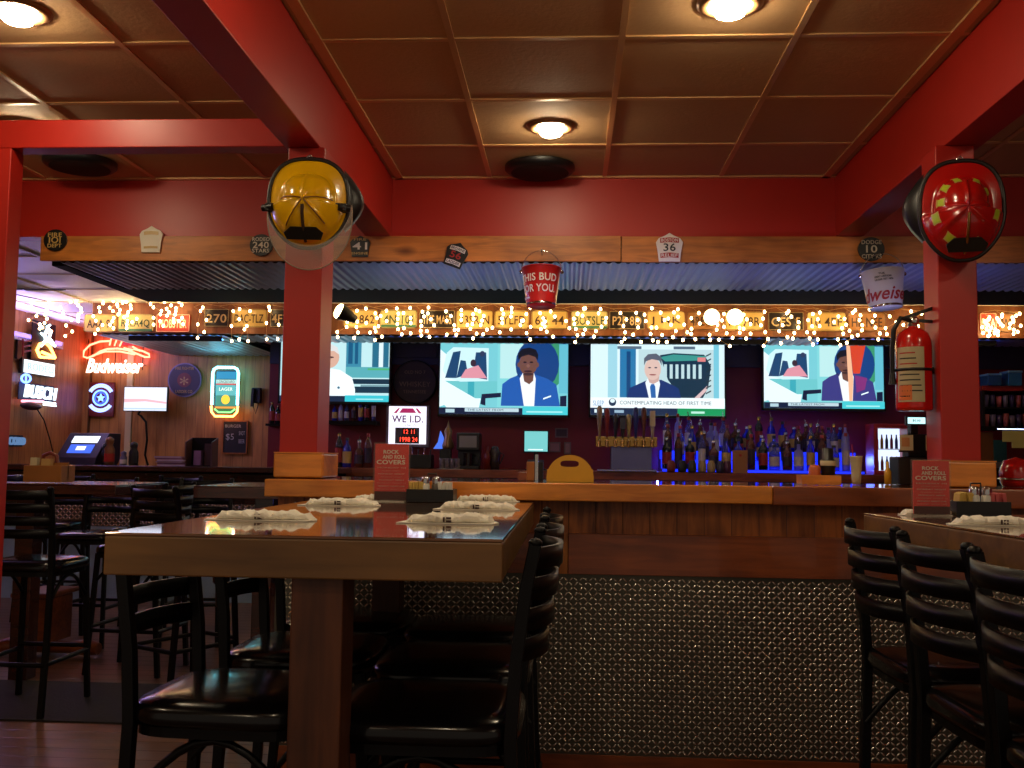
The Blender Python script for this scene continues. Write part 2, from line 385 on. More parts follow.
# left wing of the bar, far back
wl = thing('bar_counter', 'dark far bar counter along the left of the room under the paneled wall', 'bar', (-3.2, 8.0, 0))
g = MB(); zt = at(150, 466, 7.85).z; g.box(-1.66, 1.35, -.15, .33, zt-.045, zt, darkW); g.build('counter_top', wl, .006)
g = MB(); g.box(-1.6, 1.3, 0, .32, 0, zt-.045, darkc); g.build('body', wl)
g = MB(); g.box(-1.6, 1.3, -.02, 0, .80, zt-.06, darkW); g.build('rail_board', wl)
g = MB(); g.box(-1.6, 1.3, -.012, 0, .60, .80, steel); lugs(g, -1.2, 1.3, .60, .80, -.0121, .05, .016, .005, .004); g.build('diamond_plate', wl)
g = MB(); g.box(-1.6, 1.3, -.015, 0, 0, .60, mat('blue_panel', (150, 180, 190), .5)); g.build('lower_panel', wl)
# back bar under the televisions
bb = thing('back_bar_counter', 'low reddish back bar counter along the maroon wall under the televisions', 'counter', (0, 8.7, 0))
zbb = at(650, 472, 8.4).z
MB().box(-2.6, 3.37, -.35, .29, zbb-.07, zbb, brownX).build('counter_top', bb, .004)
MB().box(-2.6, 3.36, -.3, .28, 0, zbb-.07, darkW).build('cabinet', bb)
# floor mat
g = MB(); g.box(-4.8, -1.25, 4.36, 5.1, 0.0005, .008, mrug); tag(g.build('floor_mat'), 'wide black rubber mat lying across the wood floor at the left', 'mat')
# ================================================================== CEILING CANS AND SPEAKERS
def can(px, py, label, p=None):
    P = p or atz(px, py, HC); t = thing('ceiling_light', label, 'ceiling light', (P.x, P.y, HC), 0, 'recessed ceiling lights')
    g = MB(); g.lathe([(.075, -.001), (.078, -.016), (.095, -.014), (.112, -.004), (.112, -.001)], (0, 0, 0), mat('can_ring', (150, 110, 70), .3, metal=.5), 28); g.build('trim_ring', t)
    g = MB(); g.lathe([(.0, -.052), (.025, -.050), (.048, -.040), (.058, -.022), (.06, -.002)], (0, 0, 0), emit('can_glow', (255, 234, 196), CAN), 20); g.build('bulb', t)
    return t
can(551, 126, 'recessed ceiling light nearest the red header, above the middle of the bar')
can(730, 3, 'recessed ceiling light cut by the top edge of the picture, right of centre')
can(18, 10, 'large recessed ceiling light in the top left corner')
can(22, 124, 'recessed ceiling light just above the left cross beam')
for i, p in enumerate([(-.35, 2.35), (-.35, .3), (2.2, 1.9), (2.4, -.3), (-2.4, 1.2), (-1.6, -.6)]):
    can(0, 0, 'recessed ceiling light out of view behind the photographer', Vector((p[0], p[1], HC)))
for px, py, lab in ((540, 172, 'round black speaker hanging under the ceiling edge above the bar'), (82, 167, 'round black speaker under the ceiling at the left behind the cross beam')):
    P = atz(px, py, HC-.03); t = thing('ceiling_speaker', lab, 'speaker', (P.x, P.y-.02, HC), 0, 'black ceiling speakers')
    g = MB(); g.lathe([(0, -.045), (.12, -.045), (.165, -.04), (.182, -.026), (.182, -.006)], (0, 0, 0), blackp, 36); g.build('housing', t)
    g = MB(); g.lathe([(0, -.049), (.10, -.049), (.15, -.044)], (0, 0, 0), mat('grille', (8, 7, 8), .8, bump=.5, scale=200), 36); g.build('grille', t)
# ================================================================== CHAIRS
def make_chair(label, group):
    t = thing('bar_chair', label, 'chair', (0, 0, 0), 0, group)
    SW = .165
    for sgn in (-1, 1):
        g = MB(); s_ = sgn*SW
        g.tube([(-.215, s_, .0), (-.19, s_, .35), (-.178, s_, .66), (-.186, s_, .80), (-.205, s_, .95), (-.222, s_, 1.035)], .0175, black, 4)
        bl = g.build('back_leg', t, .002); g = MB(); g.sph((-.222, s_, 1.038), .0145, black, 10, (1, 1, .7)); g.build('finial', bl)
        g = MB(); g.tube([(.20, sgn*.175, 0), (.165, sgn*.155, .655)], .0165, black, 4); g.build('front_leg', t, .002)
    for z in (1.008, .949, .890, .831):
        g = MB(); n = 12; h = .021; vs = []
        for i in range(n+1):
            u = -1+2*i/n; y = u*(SW+.004); xb = -.186-(z-.80)*.155-.052*(1-abs(u)**2.4)
            for (dx, dz) in ((-.005, -h), (-.005, h), (.005, h), (.005, -h)): vs.append((xb+dx, y, z+dz))
        fs = []
        for i in range(n):
            for k in range(4): fs.append((i*4+k, i*4+(k+1) % 4, (i+1)*4+(k+1) % 4, (i+1)*4+k))
        g.add(vs, fs, black, True); g.add(vs, [(0, 1, 2, 3), (n*4+3, n*4+2, n*4+1, n*4)], black)
        g.build('slat', t)
    # seat cushion
    g = MB(); out = superell(.198, .195, 4.5, 36); rings = [(.985, .655), (1.0, .668), (.99, .684), (.94, .696), (.75, .703), (.4, .706)]
    vs = []
    for k, z in rings: vs += [(x*k, y*k, z) for x, y in out]
    vs.append((0, 0, .707)); n = 36
    fs = [(i*n+k, i*n+(k+1) % n, (i+1)*n+(k+1) % n, (i+1)*n+k) for i in range(len(rings)-1) for k in range(n)]
    fs += [(5*n+k, 5*n+(k+1) % n, 6*n) for k in range(n)]; fs.append(tuple(range(n-1, -1, -1)))
    g.add(vs, fs, vinyl, True); g.build('seat', t)
    g = MB(); g.prism(superell(.185, .18, 5, 28), (0, 0, .632), (1, 0, 0), (0, 1, 0), (0, 0, 1), black, .022); g.build('seat_frame', t)
    for (a, b) in (((.183, -.168), (.183, .168)), ((-.205, -SW), (-.205, SW)), ((.19, -.17), (-.20, -.165)), ((.19, .17), (-.20, .165))):
        g = MB(); z = .26 if a[0] > 0 and b[0] > 0 else .24; g.tube([(*a, z), (*b, z)], .011, black, 8); g.build('footrest_bar', t)
    for sgn in (-1, 1):
        g = MB(); g.tube([(-.188+.37*i/10, sgn*.158, .49+.135*sin(pi*i/10)) for i in range(11)], .009, black, 6); g.build('brace', t)
    return t
G1 = 'bar chairs at the near left table'; G2 = 'bar chairs at the right table'; G3 = 'bar chairs around the far left tables'
ch0 = make_chair('black ladder-back bar chair at the near left corner of the left table', G1)
ch0.location = (-.70, 2.15, 0); ch0.rotation_euler = (0, 0, RAD(-3))
CH = [(-.69, 2.66, 0, 'black ladder-back bar chair second from the front on the left table’s left side', G1),
      (-.69, 3.14, 2, 'black ladder-back bar chair at the far end of the left table’s left side', G1),
      (-.285, 2.085, 180, 'black ladder-back bar chair nearest the camera on the left table’s right side', G1),
      (-.285, 2.55, 180, 'black ladder-back bar chair in the middle of the left table’s right side', G1),
      (-.29, 3.02, 180, 'black ladder-back bar chair next to the steel bar front, right side of left table', G1)]
CHR = [(1.02, 2.67, 3, 'black ladder-back bar chair at the right table farthest back, in front of the steel plate', G2),
       (1.005, 2.19, 3, 'black ladder-back bar chair in the middle of the right table’s left side', G2),
       (1.00, 1.77, 3, 'black ladder-back bar chair cut by the right picture edge, nearest at the right table', G2)]
for x, y, a, lab, gr in CH+CHR: dup(ch0, (x, y, 0), RAD(a), lab.replace('’', "'"), gr)
# ================================================================== TABLES
def pub_table(label, x0, x1, y0, y1, rz, piv, top, edge, postm, posts, thick=.078, zt=1.055, name='pub_table'):
    t = thing(name, label, 'table', (piv[0], piv[1], 0), RAD(rz)); px, py = piv
    MB().box(x0-px, x1-px, y0-py, y1-py, zt-.006, zt, top).build('tabletop', t, .002)
    g = MB(); e = .02; z0 = zt-thick; z1 = zt-.006
    g.box(x0-px, x1-px, y0-py, y0-py+e, z0, z1, edge); g.box(x0-px, x1-px, y1-py-e, y1-py, z0, z1, edge)
    g.box(x0-px, x0-px+e, y0-py+e, y1-py-e, z0, z1, edge); g.box(x1-px-e, x1-px, y0-py+e, y1-py-e, z0, z1, edge)
    g.box(x0-px+e, x1-px-e, y0-py+e, y1-py-e, z0+.02, z1, edge); g.build('edge_frame', t, .003)
    for (a, b, s_) in posts:
        MB().box(a-px-s_, a-px+s_, b-py-s_, b-py+s_, 0, z0+.02, postm).build('leg', t, .004)
    return t
pub_table('high wooden table with glossy top, napkin rolls and a menu stand, front left', -.857, -.118, 1.785, 3.39, 0, (-.48, 2.6), tableW, tableE, postW, [(-.462, 1.86, .049), (-.585, 3.22, .045)])
pub_table('high wooden table with glossy top cut by the right picture edge', .875, 1.78, 1.15, 2.98, 3.4, (.87, 2.95), tableW, tableE, postW, [(1.35, 1.3, .05), (1.35, 2.75, .05)])
# far tables
pub_table('dark high table beyond the left post with a wooden caddy on it', at(0, 482, 4.85).x-.3, at(116, 482, 4.85).x, 4.85, 5.5, 0, (-2.6, 5.2), darkW, darkW, darkW, [(-2.9, 5.17, .05)], .05, 1.043)
pub_table('dark high table just left of the bar end', at(196, 483, 4.75).x, at(290, 483, 4.75).x, 4.72, 5.5, 0, (-1.6, 5.1), darkW, darkW, darkW, [(-1.58, 5.1, .05)], .06, 1.05)
for px, y, a, lab in ((30, 4.60, 90, 'black bar chair before the far left dark table, its back to the camera'),
                     (88, 6.2, -90, 'black bar chair with reddish lit seat behind the far left table'),
                     (137, 5.45, 175, 'black bar chair between the two far dark tables, turned to the left one'),
                     (186, 5.0, 60, 'black bar chair with its back to the camera, nearest beside the far dark table'),
                     (196, 6.3, -80, 'black bar chair facing the camera, farthest back between the dark tables'),
                     (158, 6.95, -100, 'black bar chair facing the camera before the diamond plate of the far counter'),
                     (46, 7.05, -90, 'black bar chair farthest back at the left, before the far counter')):
    dup(ch0, ((px-569)/F*y, y, 0), RAD(a), lab, G3)
ow2 = wood('stand_wood', (96, 44, 18), (150, 78, 34), 'x', rough=.3, knots=False)
t = thing('wooden_stand', 'low brown wooden stand with a rounded foot on the floor under the far left chairs', 'stand', (-3.35, 5.75, 0)); xs_ = lambda p: (p-569)/F*5.75+3.35
g = MB(); g.box(xs_(24), xs_(56), -.15, .15, .09, .36, ow2); g.build('body', t, .01); g = MB(); g.box(xs_(20), xs_(60), -.18, .18, .36, .39, ow2); g.build('top', t, .01)
for q in (0, 1):
    g = MB(); e_ = xs_(100) if q else xs_(-4); c_ = xs_(40)
    g.tube([(c_, 0, .06), (c_+(e_-c_)*.5, 0, .055), (c_+(e_-c_)*.8, -.02, .06), (e_, -.03, .055)], [.04, .035, .05, .035], ow2, 10); g.build('foot', t)
# ================================================================== TELEVISIONS
class Scr:
    def __init__(s, X0, X1, Z0, Z1, Y): s.a = (X0, X1, Z0, Z1, Y); s.g = MB(); s.k = 0
    def poly(s, pts, c, e=1.0):
        X0, X1, Z0, Z1, Y = s.a; s.k += 1; y = Y-.0006*s.k
        pts = [(min(1, max(0, u)), min(1, max(0, v))) for u, v in pts]
        n = len(pts); s.g.add([(X0+(X1-X0)*u, y, Z0+(Z1-Z0)*v) for u, v in pts], [tuple(range(n))], E(c, round(e*.76, 3))); return s
    def rect(s, u0, v0, u1, v1, c, e=1.0): return s.poly([(u0, v0), (u1, v0), (u1, v1), (u0, v1)], c, e)
    def ell(s, u, v, a, b, c, e=1.0): return s.poly(ell(u, v, a, b, 20), c, e)
    def text(s, t, u0, v0, u1, v1, c, e=1.0):
        X0, X1, Z0, Z1, Y = s.a; s.k += 1
        s.g.text(t, (X0+(X1-X0)*(u0+u1)/2, Y-.0006*s.k, Z0+(Z1-Z0)*(v0+v1)/2), (X1-X0)*(u1-u0), (Z1-Z0)*(v1-v0), E(c, e), depth=.0004); return s
def RC(x0, y0, x1, y1, Y):
    ym = (y0+y1)/2; xm = (x0+x1)/2
    return at(x0, ym, Y).x, at(x1, ym, Y).x, at(xm, y1, Y).z, at(xm, y0, Y).z
def tv(label, x0, y0, x1, y1, draw, Y=8.85):
    X0, X1, Z0, Z1 = RC(x0, y0, x1, y1, Y); cx = (X0+X1)/2; cz = (Z0+Z1)/2
    t = thing('television', label, 'television', (cx, Y, cz), 0, 'televisions over the back bar'); b = .014
    g = MB(); g.box(X0-cx, X1-cx, .004, .05, Z0-cz, Z1-cz, blackp)
    for q in ((X0-cx, X1-cx, Z0-cz, Z0-cz+b*1.6), (X0-cx, X1-cx, Z1-cz-b, Z1-cz), (X0-cx, X0-cx+b, Z0-cz, Z1-cz), (X1-cx-b, X1-cx, Z0-cz, Z1-cz)):
        g.box(q[0], q[1], -.014, .004, q[2], q[3], blackp)
    g.build('housing', t)
    s = Scr(X0-cx+b, X1-cx-b, Z0-cz+b*1.6, Z1-cz-b, .003); draw(s); s.g.build('screen', t)
    MB().box(-.12, .12, .05, .148, -.12, .12, black).build('wall_bracket', t)
SK = (112, 74, 62); CY = (150, 225, 225); CY2 = (60, 170, 185); WH = (225, 245, 250); NV = (22, 36, 72)
def news(s, suit=(34, 92, 176), streak=False):
    s.rect(0, 0, 1, 1, (120, 205, 215)); s.poly([(0, .2), (.1, 0), (.3, 0), (.35, .5), (.1, .75), (0, .9)], WH, 1.1)
    s.rect(.45, .1, .72, 1, (130, 215, 220)); s.rect(.47, .5, .68, .98, (190, 235, 235))
    s.rect(.69, .45, 1, 1, (22, 60, 120)); s.ell(.80, .72, .20, .38, (60, 150, 110)); s.ell(.76, .70, .17, .36, (24, 66, 128)); s.rect(.93, .3, 1, .98, (100, 190, 210))
    s.rect(.02, .22, .45, .46, (110, 200, 205)); s.rect(.22, .12, .27, .45, CY2); s.poly([(0, .1), (.12, .18), (.18, .12), (.3, .1), (.3, .2), (0, .5)], WH, 1.1)
    s.poly([(.05, .85), (.02, .6), (.06, .5), (.16, .45), (.38, .46), (.38, .92), (.1, .93)], (200, 235, 240), 1.1)
    for p in (((.04, .5), (.10, .86), (.16, .88), (.13, .5)), ((.26, .6), (.28, .86), (.36, .86), (.37, .48), (.3, .5)), ((.13, .5), (.16, .75), (.2, .74), (.22, .55))): s.poly(list(p), (30, 70, 110))
    s.poly([(.16, .5), (.2, .62), (.3, .68), (.37, .5)], (225, 150, 165)); s.ell(.26, .71, .022, .05, (60, 40, 50)); s.ell(.33, .84, .02, .04, (50, 60, 90))
    s.poly([(.32, .14), (.33, .28), (.48, .30), (.48, .24), (.36, .22), (.36, .12)], (20, 30, 60)); s.poly([(.94, .12), (.94, .26), (.99, .27), (.99, .12)], (20, 30, 60))
    s.poly([(.48, .12), (.49, .42), (.55, .50), (.63, .56), (.74, .56), (.84, .50), (.91, .42), (.94, .12)], suit)
    s.poly([(.62, .56), (.64, .50), (.60, .54)], tuple(int(x*.7) for x in suit))
    s.poly([(.66, .12), (.625, .50), (.65, .58), (.735, .58), (.75, .50), (.74, .12)], (235, 240, 240), 1.1)
    s.poly([(.65, .56), (.66, .46), (.70, .42), (.73, .47), (.735, .58)], SK); s.ell(.69, .70, .072, .155, SK); s.ell(.617, .69, .012, .035, SK); s.ell(.762, .69, .012, .035, SK)
    s.poly([(.613, .75), (.61, .84), (.64, .91), (.70, .93), (.75, .90), (.768, .83), (.763, .75), (.745, .80), (.69, .83), (.635, .80)], (24, 22, 28))
    s.ell(.665, .725, .014, .012, (40, 26, 28)); s.ell(.715, .725, .014, .012, (40, 26, 28)); s.ell(.69, .675, .013, .025, (134, 92, 78)); s.ell(.69, .60, .032, .014, (60, 34, 36)); s.ell(.69, .56, .04, .02, (64, 42, 40))
    s.poly([(.81, .21), (.87, .25), (.87, .27), (.81, .23)], WH, 1.2)
    if streak: s.poly([(.69, 1), (.72, 1), (.745, .45), (.735, .12), (.71, .12)], (255, 190, 150)); s.poly([(.72, 1), (.85, 1), (.80, .55), (.745, .55)], (215, 70, 40)); s.poly([(.76, .52), (.86, .48), (.84, .3), (.77, .25)], (130, 50, 120))
    s.rect(0, 0, .65, .09, (16, 30, 60)); s.rect(.05, .02, .12, .07, (180, 210, 220)); s.rect(.20, .035, .62, .085, (190, 215, 225)); s.text('THE LATEST FROM', .22, .045, .5, .075, (20, 40, 60)); s.rect(.65, 0, 1, .11, (70, 205, 215)); s.rect(.68, .03, .96, .05, (170, 240, 240))
def tv3(s):
    s.rect(0, 0, 1, 1, (215, 240, 245), 1.05); s.rect(.13, .2, .2, 1, (160, 215, 230)); s.rect(.22, .25, .34, .95, (40, 120, 170)); s.rect(.27, .25, .30, .9, (20, 70, 120)); s.rect(.92, .1, .96, 1, (120, 200, 220))
    s.rect(.36, .25, .92, .93, (190, 220, 225)); s.poly([(.52, .85), (.62, .88), (.85, .86), (.9, .7), (.88, .4), (.84, .25), (.68, .25), (.58, .5)], (20, 50, 70))
    for k in range(7): s.rect(.55+.043*k, .52, .572+.043*k, .72, (190, 220, 225))
    s.poly([(.52, .82), (.62, .86), (.86, .84), (.86, .78), (.56, .76)], (60, 150, 140)); s.rect(.8, .76, .86, .82, (220, 130, 130)); s.poly([(.76, .22), (.87, .42), (.87, .36), (.8, .22)], (220, 190, 190))
    for k in range(8): s.poly([(.86, .3+.075*k), (.90, .34+.075*k), (.90, .36+.075*k), (.86, .32+.075*k)], (30, 50, 60))
    s.poly([(.27, .22), (.29, .38), (.36, .44), (.43, .50), (.53, .50), (.60, .44), (.66, .38), (.68, .22)], (26, 52, 110))
    s.poly([(.44, .22), (.41, .46), (.43, .52), (.51, .52), (.52, .44), (.50, .22)], (230, 240, 245), 1.1); s.poly([(.455, .22), (.445, .40), (.455, .44), (.475, .44), (.485, .40), (.49, .22)], (40, 100, 170))
    s.poly([(.43, .52), (.44, .46), (.47, .44), (.51, .48), (.515, .56)], (205, 170, 160)); s.ell(.465, .65, .062, .155, (222, 190, 178)); s.poly([(.40, .70), (.40, .80), (.43, .86), (.49, .87), (.53, .82), (.532, .70), (.515, .77), (.46, .79), (.415, .76)], (90, 96, 110))
    s.ell(.442, .67, .011, .01, (60, 60, 80)); s.ell(.488, .67, .011, .01, (60, 60, 80)); s.ell(.465, .57, .026, .010, (150, 80, 80))
    s.rect(0, .10, 1, .245, (235, 248, 250), 1.1); s.text('CONTEMPLATING HEAD OF FIRST TIME', .22, .15, .9, .20, (40, 50, 70)); s.text('SLEEP', .02, .13, .10, .2, (60, 110, 170)); s.ell(.165, .18, .028, .055, (30, 50, 80)); s.ell(.165, .20, .018, .03, WH)
    s.rect(0, 0, .65, .10, (20, 40, 70)); s.rect(.03, .03, .1, .08, WH); s.rect(.18, .03, .25, .07, (150, 180, 200)); s.rect(.65, 0, 1, .10, (20, 150, 90)); s.rect(.75, .03, .85, .06, (190, 240, 220)); s.rect(.2, .93, .38, .97, (90, 110, 130)); s.rect(.62, .93, .78, .97, (90, 110, 130))
def tv1(s):
    s.rect(0, 0, 1, 1, (190, 230, 235), 1.05); s.rect(.60, .55, .74, 1, (60, 140, 170)); s.rect(.62, .6, .66, 1, (25, 90, 130)); s.rect(.68, .6, .71, 1, (25, 90, 130)); s.rect(.84, .45, .99, 1, (40, 110, 140)); s.rect(.9, .5, .94, .96, WH)
    s.rect(.6, .38, 1, .55, (90, 175, 185)); s.rect(.6, .28, 1, .36, (20, 50, 70)); s.rect(.62, .14, 1, .24, (25, 55, 75)); s.rect(.74, .24, 1, .27, (120, 160, 170)); s.rect(.8, .5, 1, .53, (80, 180, 120))
    s.poly([(.2, .05), (.22, .45), (.36, .55), (.55, .50), (.66, .38), (.69, .2), (.69, .05)], (235, 248, 250), 1.15); s.ell(.45, .70, .09, .17, (220, 175, 155)); s.poly([(.36, .74), (.38, .88), (.45, .92), (.52, .86), (.54, .74), (.49, .80), (.42, .80)], (225, 225, 225)); s.ell(.46, .70, .03, .015, (90, 60, 60)); s.ell(.54, .22, .012, .02, (60, 110, 140))
    s.rect(0, 0, .60, .09, (22, 40, 66)); s.rect(.6, 0, 1, .10, (60, 200, 215)); s.rect(.7, .03, .95, .05, (170, 235, 240))
tv('wall television partly behind the left post, showing a man in a white shirt', 279, 337, 391, 404, tv1)
tv('wall television left of centre showing a newsman in a blue suit', 438.5, 341, 569.5, 417, news)
tv('wall television right of centre showing a grey-haired man in a dark suit', 589, 343, 726, 418, tv3)
tv('rightmost wall television showing a newsman with an orange reflection streak', 762, 343.5, 885, 411, lambda s: news(s, (60, 60, 130), True))
# ================================================================== LICENSE PLATES
pl = [(84, 116, 'AAA 91', 0), (118, 153, 'RPLA4Q', 3), (156, 190, 'HOBSTER', 2), (204, 229, '270', 1), (231, 267, 'DAC-TLZ', 0), (270, 290, '4F7', 1),
      (343, 378, '1Y 862', 0), (380, 417, '4N 101', 3), (419, 455, 'THE MASS', 1), (456, 493, '33SR N', 0), (494.5, 529, '5YLFD', 0), (531.5, 567.5, '6R 44', 0), (571, 608, 'BOTSLE', 3),
      (609, 645, 'P2F 8D', 1), (647, 685, 'J MK', 0), (687, 722, '4REG 7', 4), (725, 764, 'P1 78R', 0), (768, 804, 'CES 5', 1), (807, 846, '10 4EF', 0), (848, 886, 'HE NEE', 4), (980, 997, '58 A', 2), (1000, 1016, 'W2', 4)]
PC = [('tan', (205, 170, 96), (60, 36, 20)), ('black', (30, 20, 18), (200, 170, 120)), ('red', (190, 60, 40), (245, 225, 190)), ('tan and green', (196, 176, 110), (30, 60, 40)), ('brown', (150, 100, 50), (50, 24, 14))]
for a, b_, tx, k in pl:
    ym = 318+(a-250)*.006 if a > 200 else 323; Yp = PY-.012
    Pa = at(a, ym, Yp); Pb = at(b_, ym, Yp); wd = Pb.x-Pa.x; hh = .076; cx = (Pa.x+Pb.x)/2; cn, c, tc_ = PC[k]
    t = thing('license_plate', '%s license plate reading %s on the board of string lights' % (cn, tx), 'license plate', (cx, Yp, Pa.z), 0, 'license plates on the board')
    g = MB(); g.prism(superell(wd/2, hh, 9, 24), (0, 0, 0), (1, 0, 0), (0, 0, 1), (0, 1, 0), mat('plate_'+cn.split()[0]+str(k), c, .4, var=.15, scale=20), .01); pn = g.build('panel', t, .001)
    g = MB(); mt = mat('plate_ink%d' % k, tc_, .5); g.text(tx, (0, -.0005, -.005), wd*.8, hh*.95, mt, bold=.01)
    for q in ((-wd/2+.006, wd/2-.006, hh-.008, hh-.005), (-wd/2+.006, wd/2-.006, -hh+.005, -hh+.008), (-wd/2+.005, -wd/2+.008, -hh+.006, hh-.006), (wd/2-.008, wd/2-.005, -hh+.006, hh-.006)): g.box(q[0], q[1], -.002, 0, q[2], q[3], mt)
    if k == 3: g.box(-wd/2+.01, wd/2-.01, -.0015, 0, -hh+.01, -hh+.028, mat('plate_green', (50, 110, 80), .5))
    g.build('lettering', pn)
# ================================================================== STRING LIGHTS
bm = MB(); bm.sph((0, 0, 0), .011, bulbM, 8, (1, 1, 1.25)); bulb0 = None
cordM = mat('clear_cord', (190, 150, 100), .4)
def strand(label, segs, seed):
    global bulb0
    R = random.Random(seed); t = thing('icicle_light_string', label, 'string lights', (0, PY, 2.3), 0); t.location = (at(segs[0][0], 310, PY).x, PY-.05, 2.3)
    O = Vector(t.location); g = MB(); pts = []
    for (x0, x1, y0, y1, n) in segs:
        top = []; k = max(2, int((x1-x0)/13)); per = n/k; acc = 0
        for i in range(k+1):
            x = x0+(x1-x0)*i/k; top.append((x+R.uniform(-2, 2), y0+R.uniform(0, 4)))
        g.tube([at(x, y, PY-.05)-O for x, y in top], .0022, cordM, 4)
        for i in range(k):
            acc += per; m_ = int(round(acc)); acc -= m_
            if m_ < 1: continue
            x, y = top[i]; line = [(x, y)]; x += R.uniform(0, 10); yy = y+R.uniform(2, 6)
            st = (y1-y0)/max(1, m_)*R.uniform(.7, 1.05)
            for j in range(m_):
                line.append((x+R.uniform(-6, 6), min(y1, yy))); pts.append(line[-1]); yy += st
            g.tube([at(a, b, PY-.055-.01*R.random())-O for a, b in line], .0018, cordM, 4)
    g.build('cord', t)
    rest = MB(); 
    for i, (x, y) in enumerate(pts):
        p = at(x, y, PY-.075)-O
        if i < 98:
            if bulb0 is None: bulb0 = bm.build('bulb', t); o = bulb0
            else: o = bulb0.copy(); COL.objects.link(o); o.parent = t
            o.location = p
        else: rest.sph(p, .0125, bulbM, 8, (1, 1, 1.25))
    if rest.v: r = rest.build('bulbs', t); r['kind'] = 'stuff'
strand('thick cluster of icicle string lights over the left end of the plate board', [(74, 190, 281, 334, 98)], 1)
strand('icicle string lights trailing off the left end of the board before the purple ceiling', [(28, 73, 296, 336, 22)], 11)
strand('sparse icicle string lights between the left cluster and the left post', [(192, 283, 303, 350, 22)], 2)
strand('icicle string lights from the left post to the red bucket', [(336, 520, 304, 340, 86)], 3)
strand('icicle string lights between the red bucket and the twin bright lamps', [(522, 705, 305, 342, 78)], 4)
strand('icicle string lights from the twin bright lamps to the right post', [(706, 925, 307, 346, 95)], 5)
strand('icicle string lights right of the right post', [(981, 1023, 309, 336, 34)], 6)
# bright lamps in front of the board
def spot(px, py, d, label):
    P = at(px, py, PY-.32); t = thing('spot_lamp', label, 'lamp', P, 0, 'bright spot lamps at the board')
    g = MB(); dv = Vector(d).normalized(); g.lathe([(0, .028), (.035, .026), (.058, .012), (.062, -.006), (.055, -.02)], (0, 0, 0), E((255, 226, 160), 9), 20, ax=tuple(-dv)); g.build('bulb', t)
    g = MB(); g.lathe([(.066, -.004), (.064, -.03), (.045, -.09), (.03, -.15), (0, -.155)], (0, 0, 0), blackp, 20, ax=tuple(-dv)); g.tube([dv*.1, dv*.1+Vector((0, .1, .05)), (0, .319, .06)], .008, blackp, 6); g.build('housing', t)
spot(712, 317, (-.1, 1, .1), 'left one of the twin bright lamps shining before the plate board')
spot(735, 317, (.1, 1, .1), 'right one of the twin bright lamps shining before the plate board')
spot(339, 311, (.9, .5, -.45), 'bright lamp in a black shade peeking out right of the left post')
# ================================================================== HEADER BADGES
def shield(px, py, wpx, hpx, face, ink, rows, label, shape='peak', tilt=0, cat='badge', inkc=None):
    Y = FY-.035; P = at(px, py, Y); s_ = Y/F; w2 = wpx*s_/2; h2 = hpx*s_/2
    t = thing('fire_badge', label, 'badge', P, 0, 'fire department badges along the header'); t.rotation_euler = (0, RAD(tilt), 0)
    if shape == 'peak': out = [(-.78, -1), (.78, -1), (.86, -.35), (1, .35), (.80, .62), (.35, .80), (0, 1), (-.35, .80), (-.80, .62), (-1, .35), (-.86, -.35)]
    elif shape == 'round': out = [(x, y) for x, y in ell(0, 0, 1, .96, 28)]
    else: out = [(-1, -.85), (1, -.85), (1, .35), (.6, .75), (0, 1), (-.6, .75), (-1, .35)]
    out = [(x*w2, y*h2) for x, y in out]
    g = MB(); g.prism(out, (0, .012, 0), (1, 0, 0), (0, 0, 1), (0, -1, 0), face, .012); pn = g.build('panel', t, .0015)
    g = MB()
    for (tx, cy, hh, ww, mm, ban) in rows:
        if ban: g.prism([(x*w2*ww*1.12, cy*h2+y*h2*hh*.85) for x, y in ((-1, -1.1), (0, -.8), (1, -1.1), (1, .8), (0, 1.15), (-1, .8))], (0, -.0005, 0), (1, 0, 0), (0, 0, 1), (0, -1, 0), ban, .0015)
        if tx: g.text(tx, (0, -.0022, cy*h2), 2*w2*ww, 2*h2*hh*.55, mm, bold=.012)
    g.build('lettering', pn)
bk = mat('badge_black', (16, 15, 15), .35); wi = mat('badge_white', (225, 215, 195), .5); rd = mat('badge_red', (170, 36, 28), .5); gd = mat('badge_gold', (196, 160, 90), .4)
shield(55, 240, 25, 24, bk, wi, [('FIRE', .45, .35, .6, gd, None), ('IOI', 0, .5, .5, gd, None), ('DEPT', -.5, .3, .6, gd, None)], 'dark round badge at the left end of the wooden header strip', 'round')
shield(151, 239, 25, 28, wi, bk, [('', .45, .16, .55, bk, gd), ('', -.62, .10, .52, bk, gd)], 'blank cream peaked badge on the wooden strip at the left')
shield(261, 245, 24, 24, bk, wi, [('RODEO', .5, .3, .75, wi, None), ('240', 0, .5, .7, wi, None), ('STARS', -.5, .3, .75, wi, None)], 'black round badge with white letters just left of the yellow helmet', 'round')
shield(360, 246, 21, 22, bk, wi, [('FIRE', .62, .2, .6, gd, None), ('41', 0, .62, .72, wi, None), ('ENGINE', -.7, .2, .8, gd, None)], 'black peaked badge with a white 41 right of the yellow helmet')
shield(456, 254.5, 23, 26, bk, wi, [('BROWNS', .45, .2, .62, bk, wi), ('56', -.05, .5, .5, rd, None), ('LADDER', -.66, .2, .6, bk, wi)], 'black badge with a red 56, tilted on the wooden strip', 'peak', 20)
shield(669.5, 247, 27, 29, wi, bk, [('BOSTON', .48, .2, .62, wi, rd), ('36', -.02, .5, .45, bk, None), ('RELIEF', -.58, .2, .6, wi, rd)], 'white peaked badge with a black 36 between red bands', 'peak')
shield(871.5, 249, 26, 25, bk, wi, [('DODGE', .55, .3, .75, wi, None), ('10', 0, .55, .42, wi, None), ('CITY KS', -.6, .3, .75, wi, None)], 'black round badge with a white 10 above the white bucket', 'round')
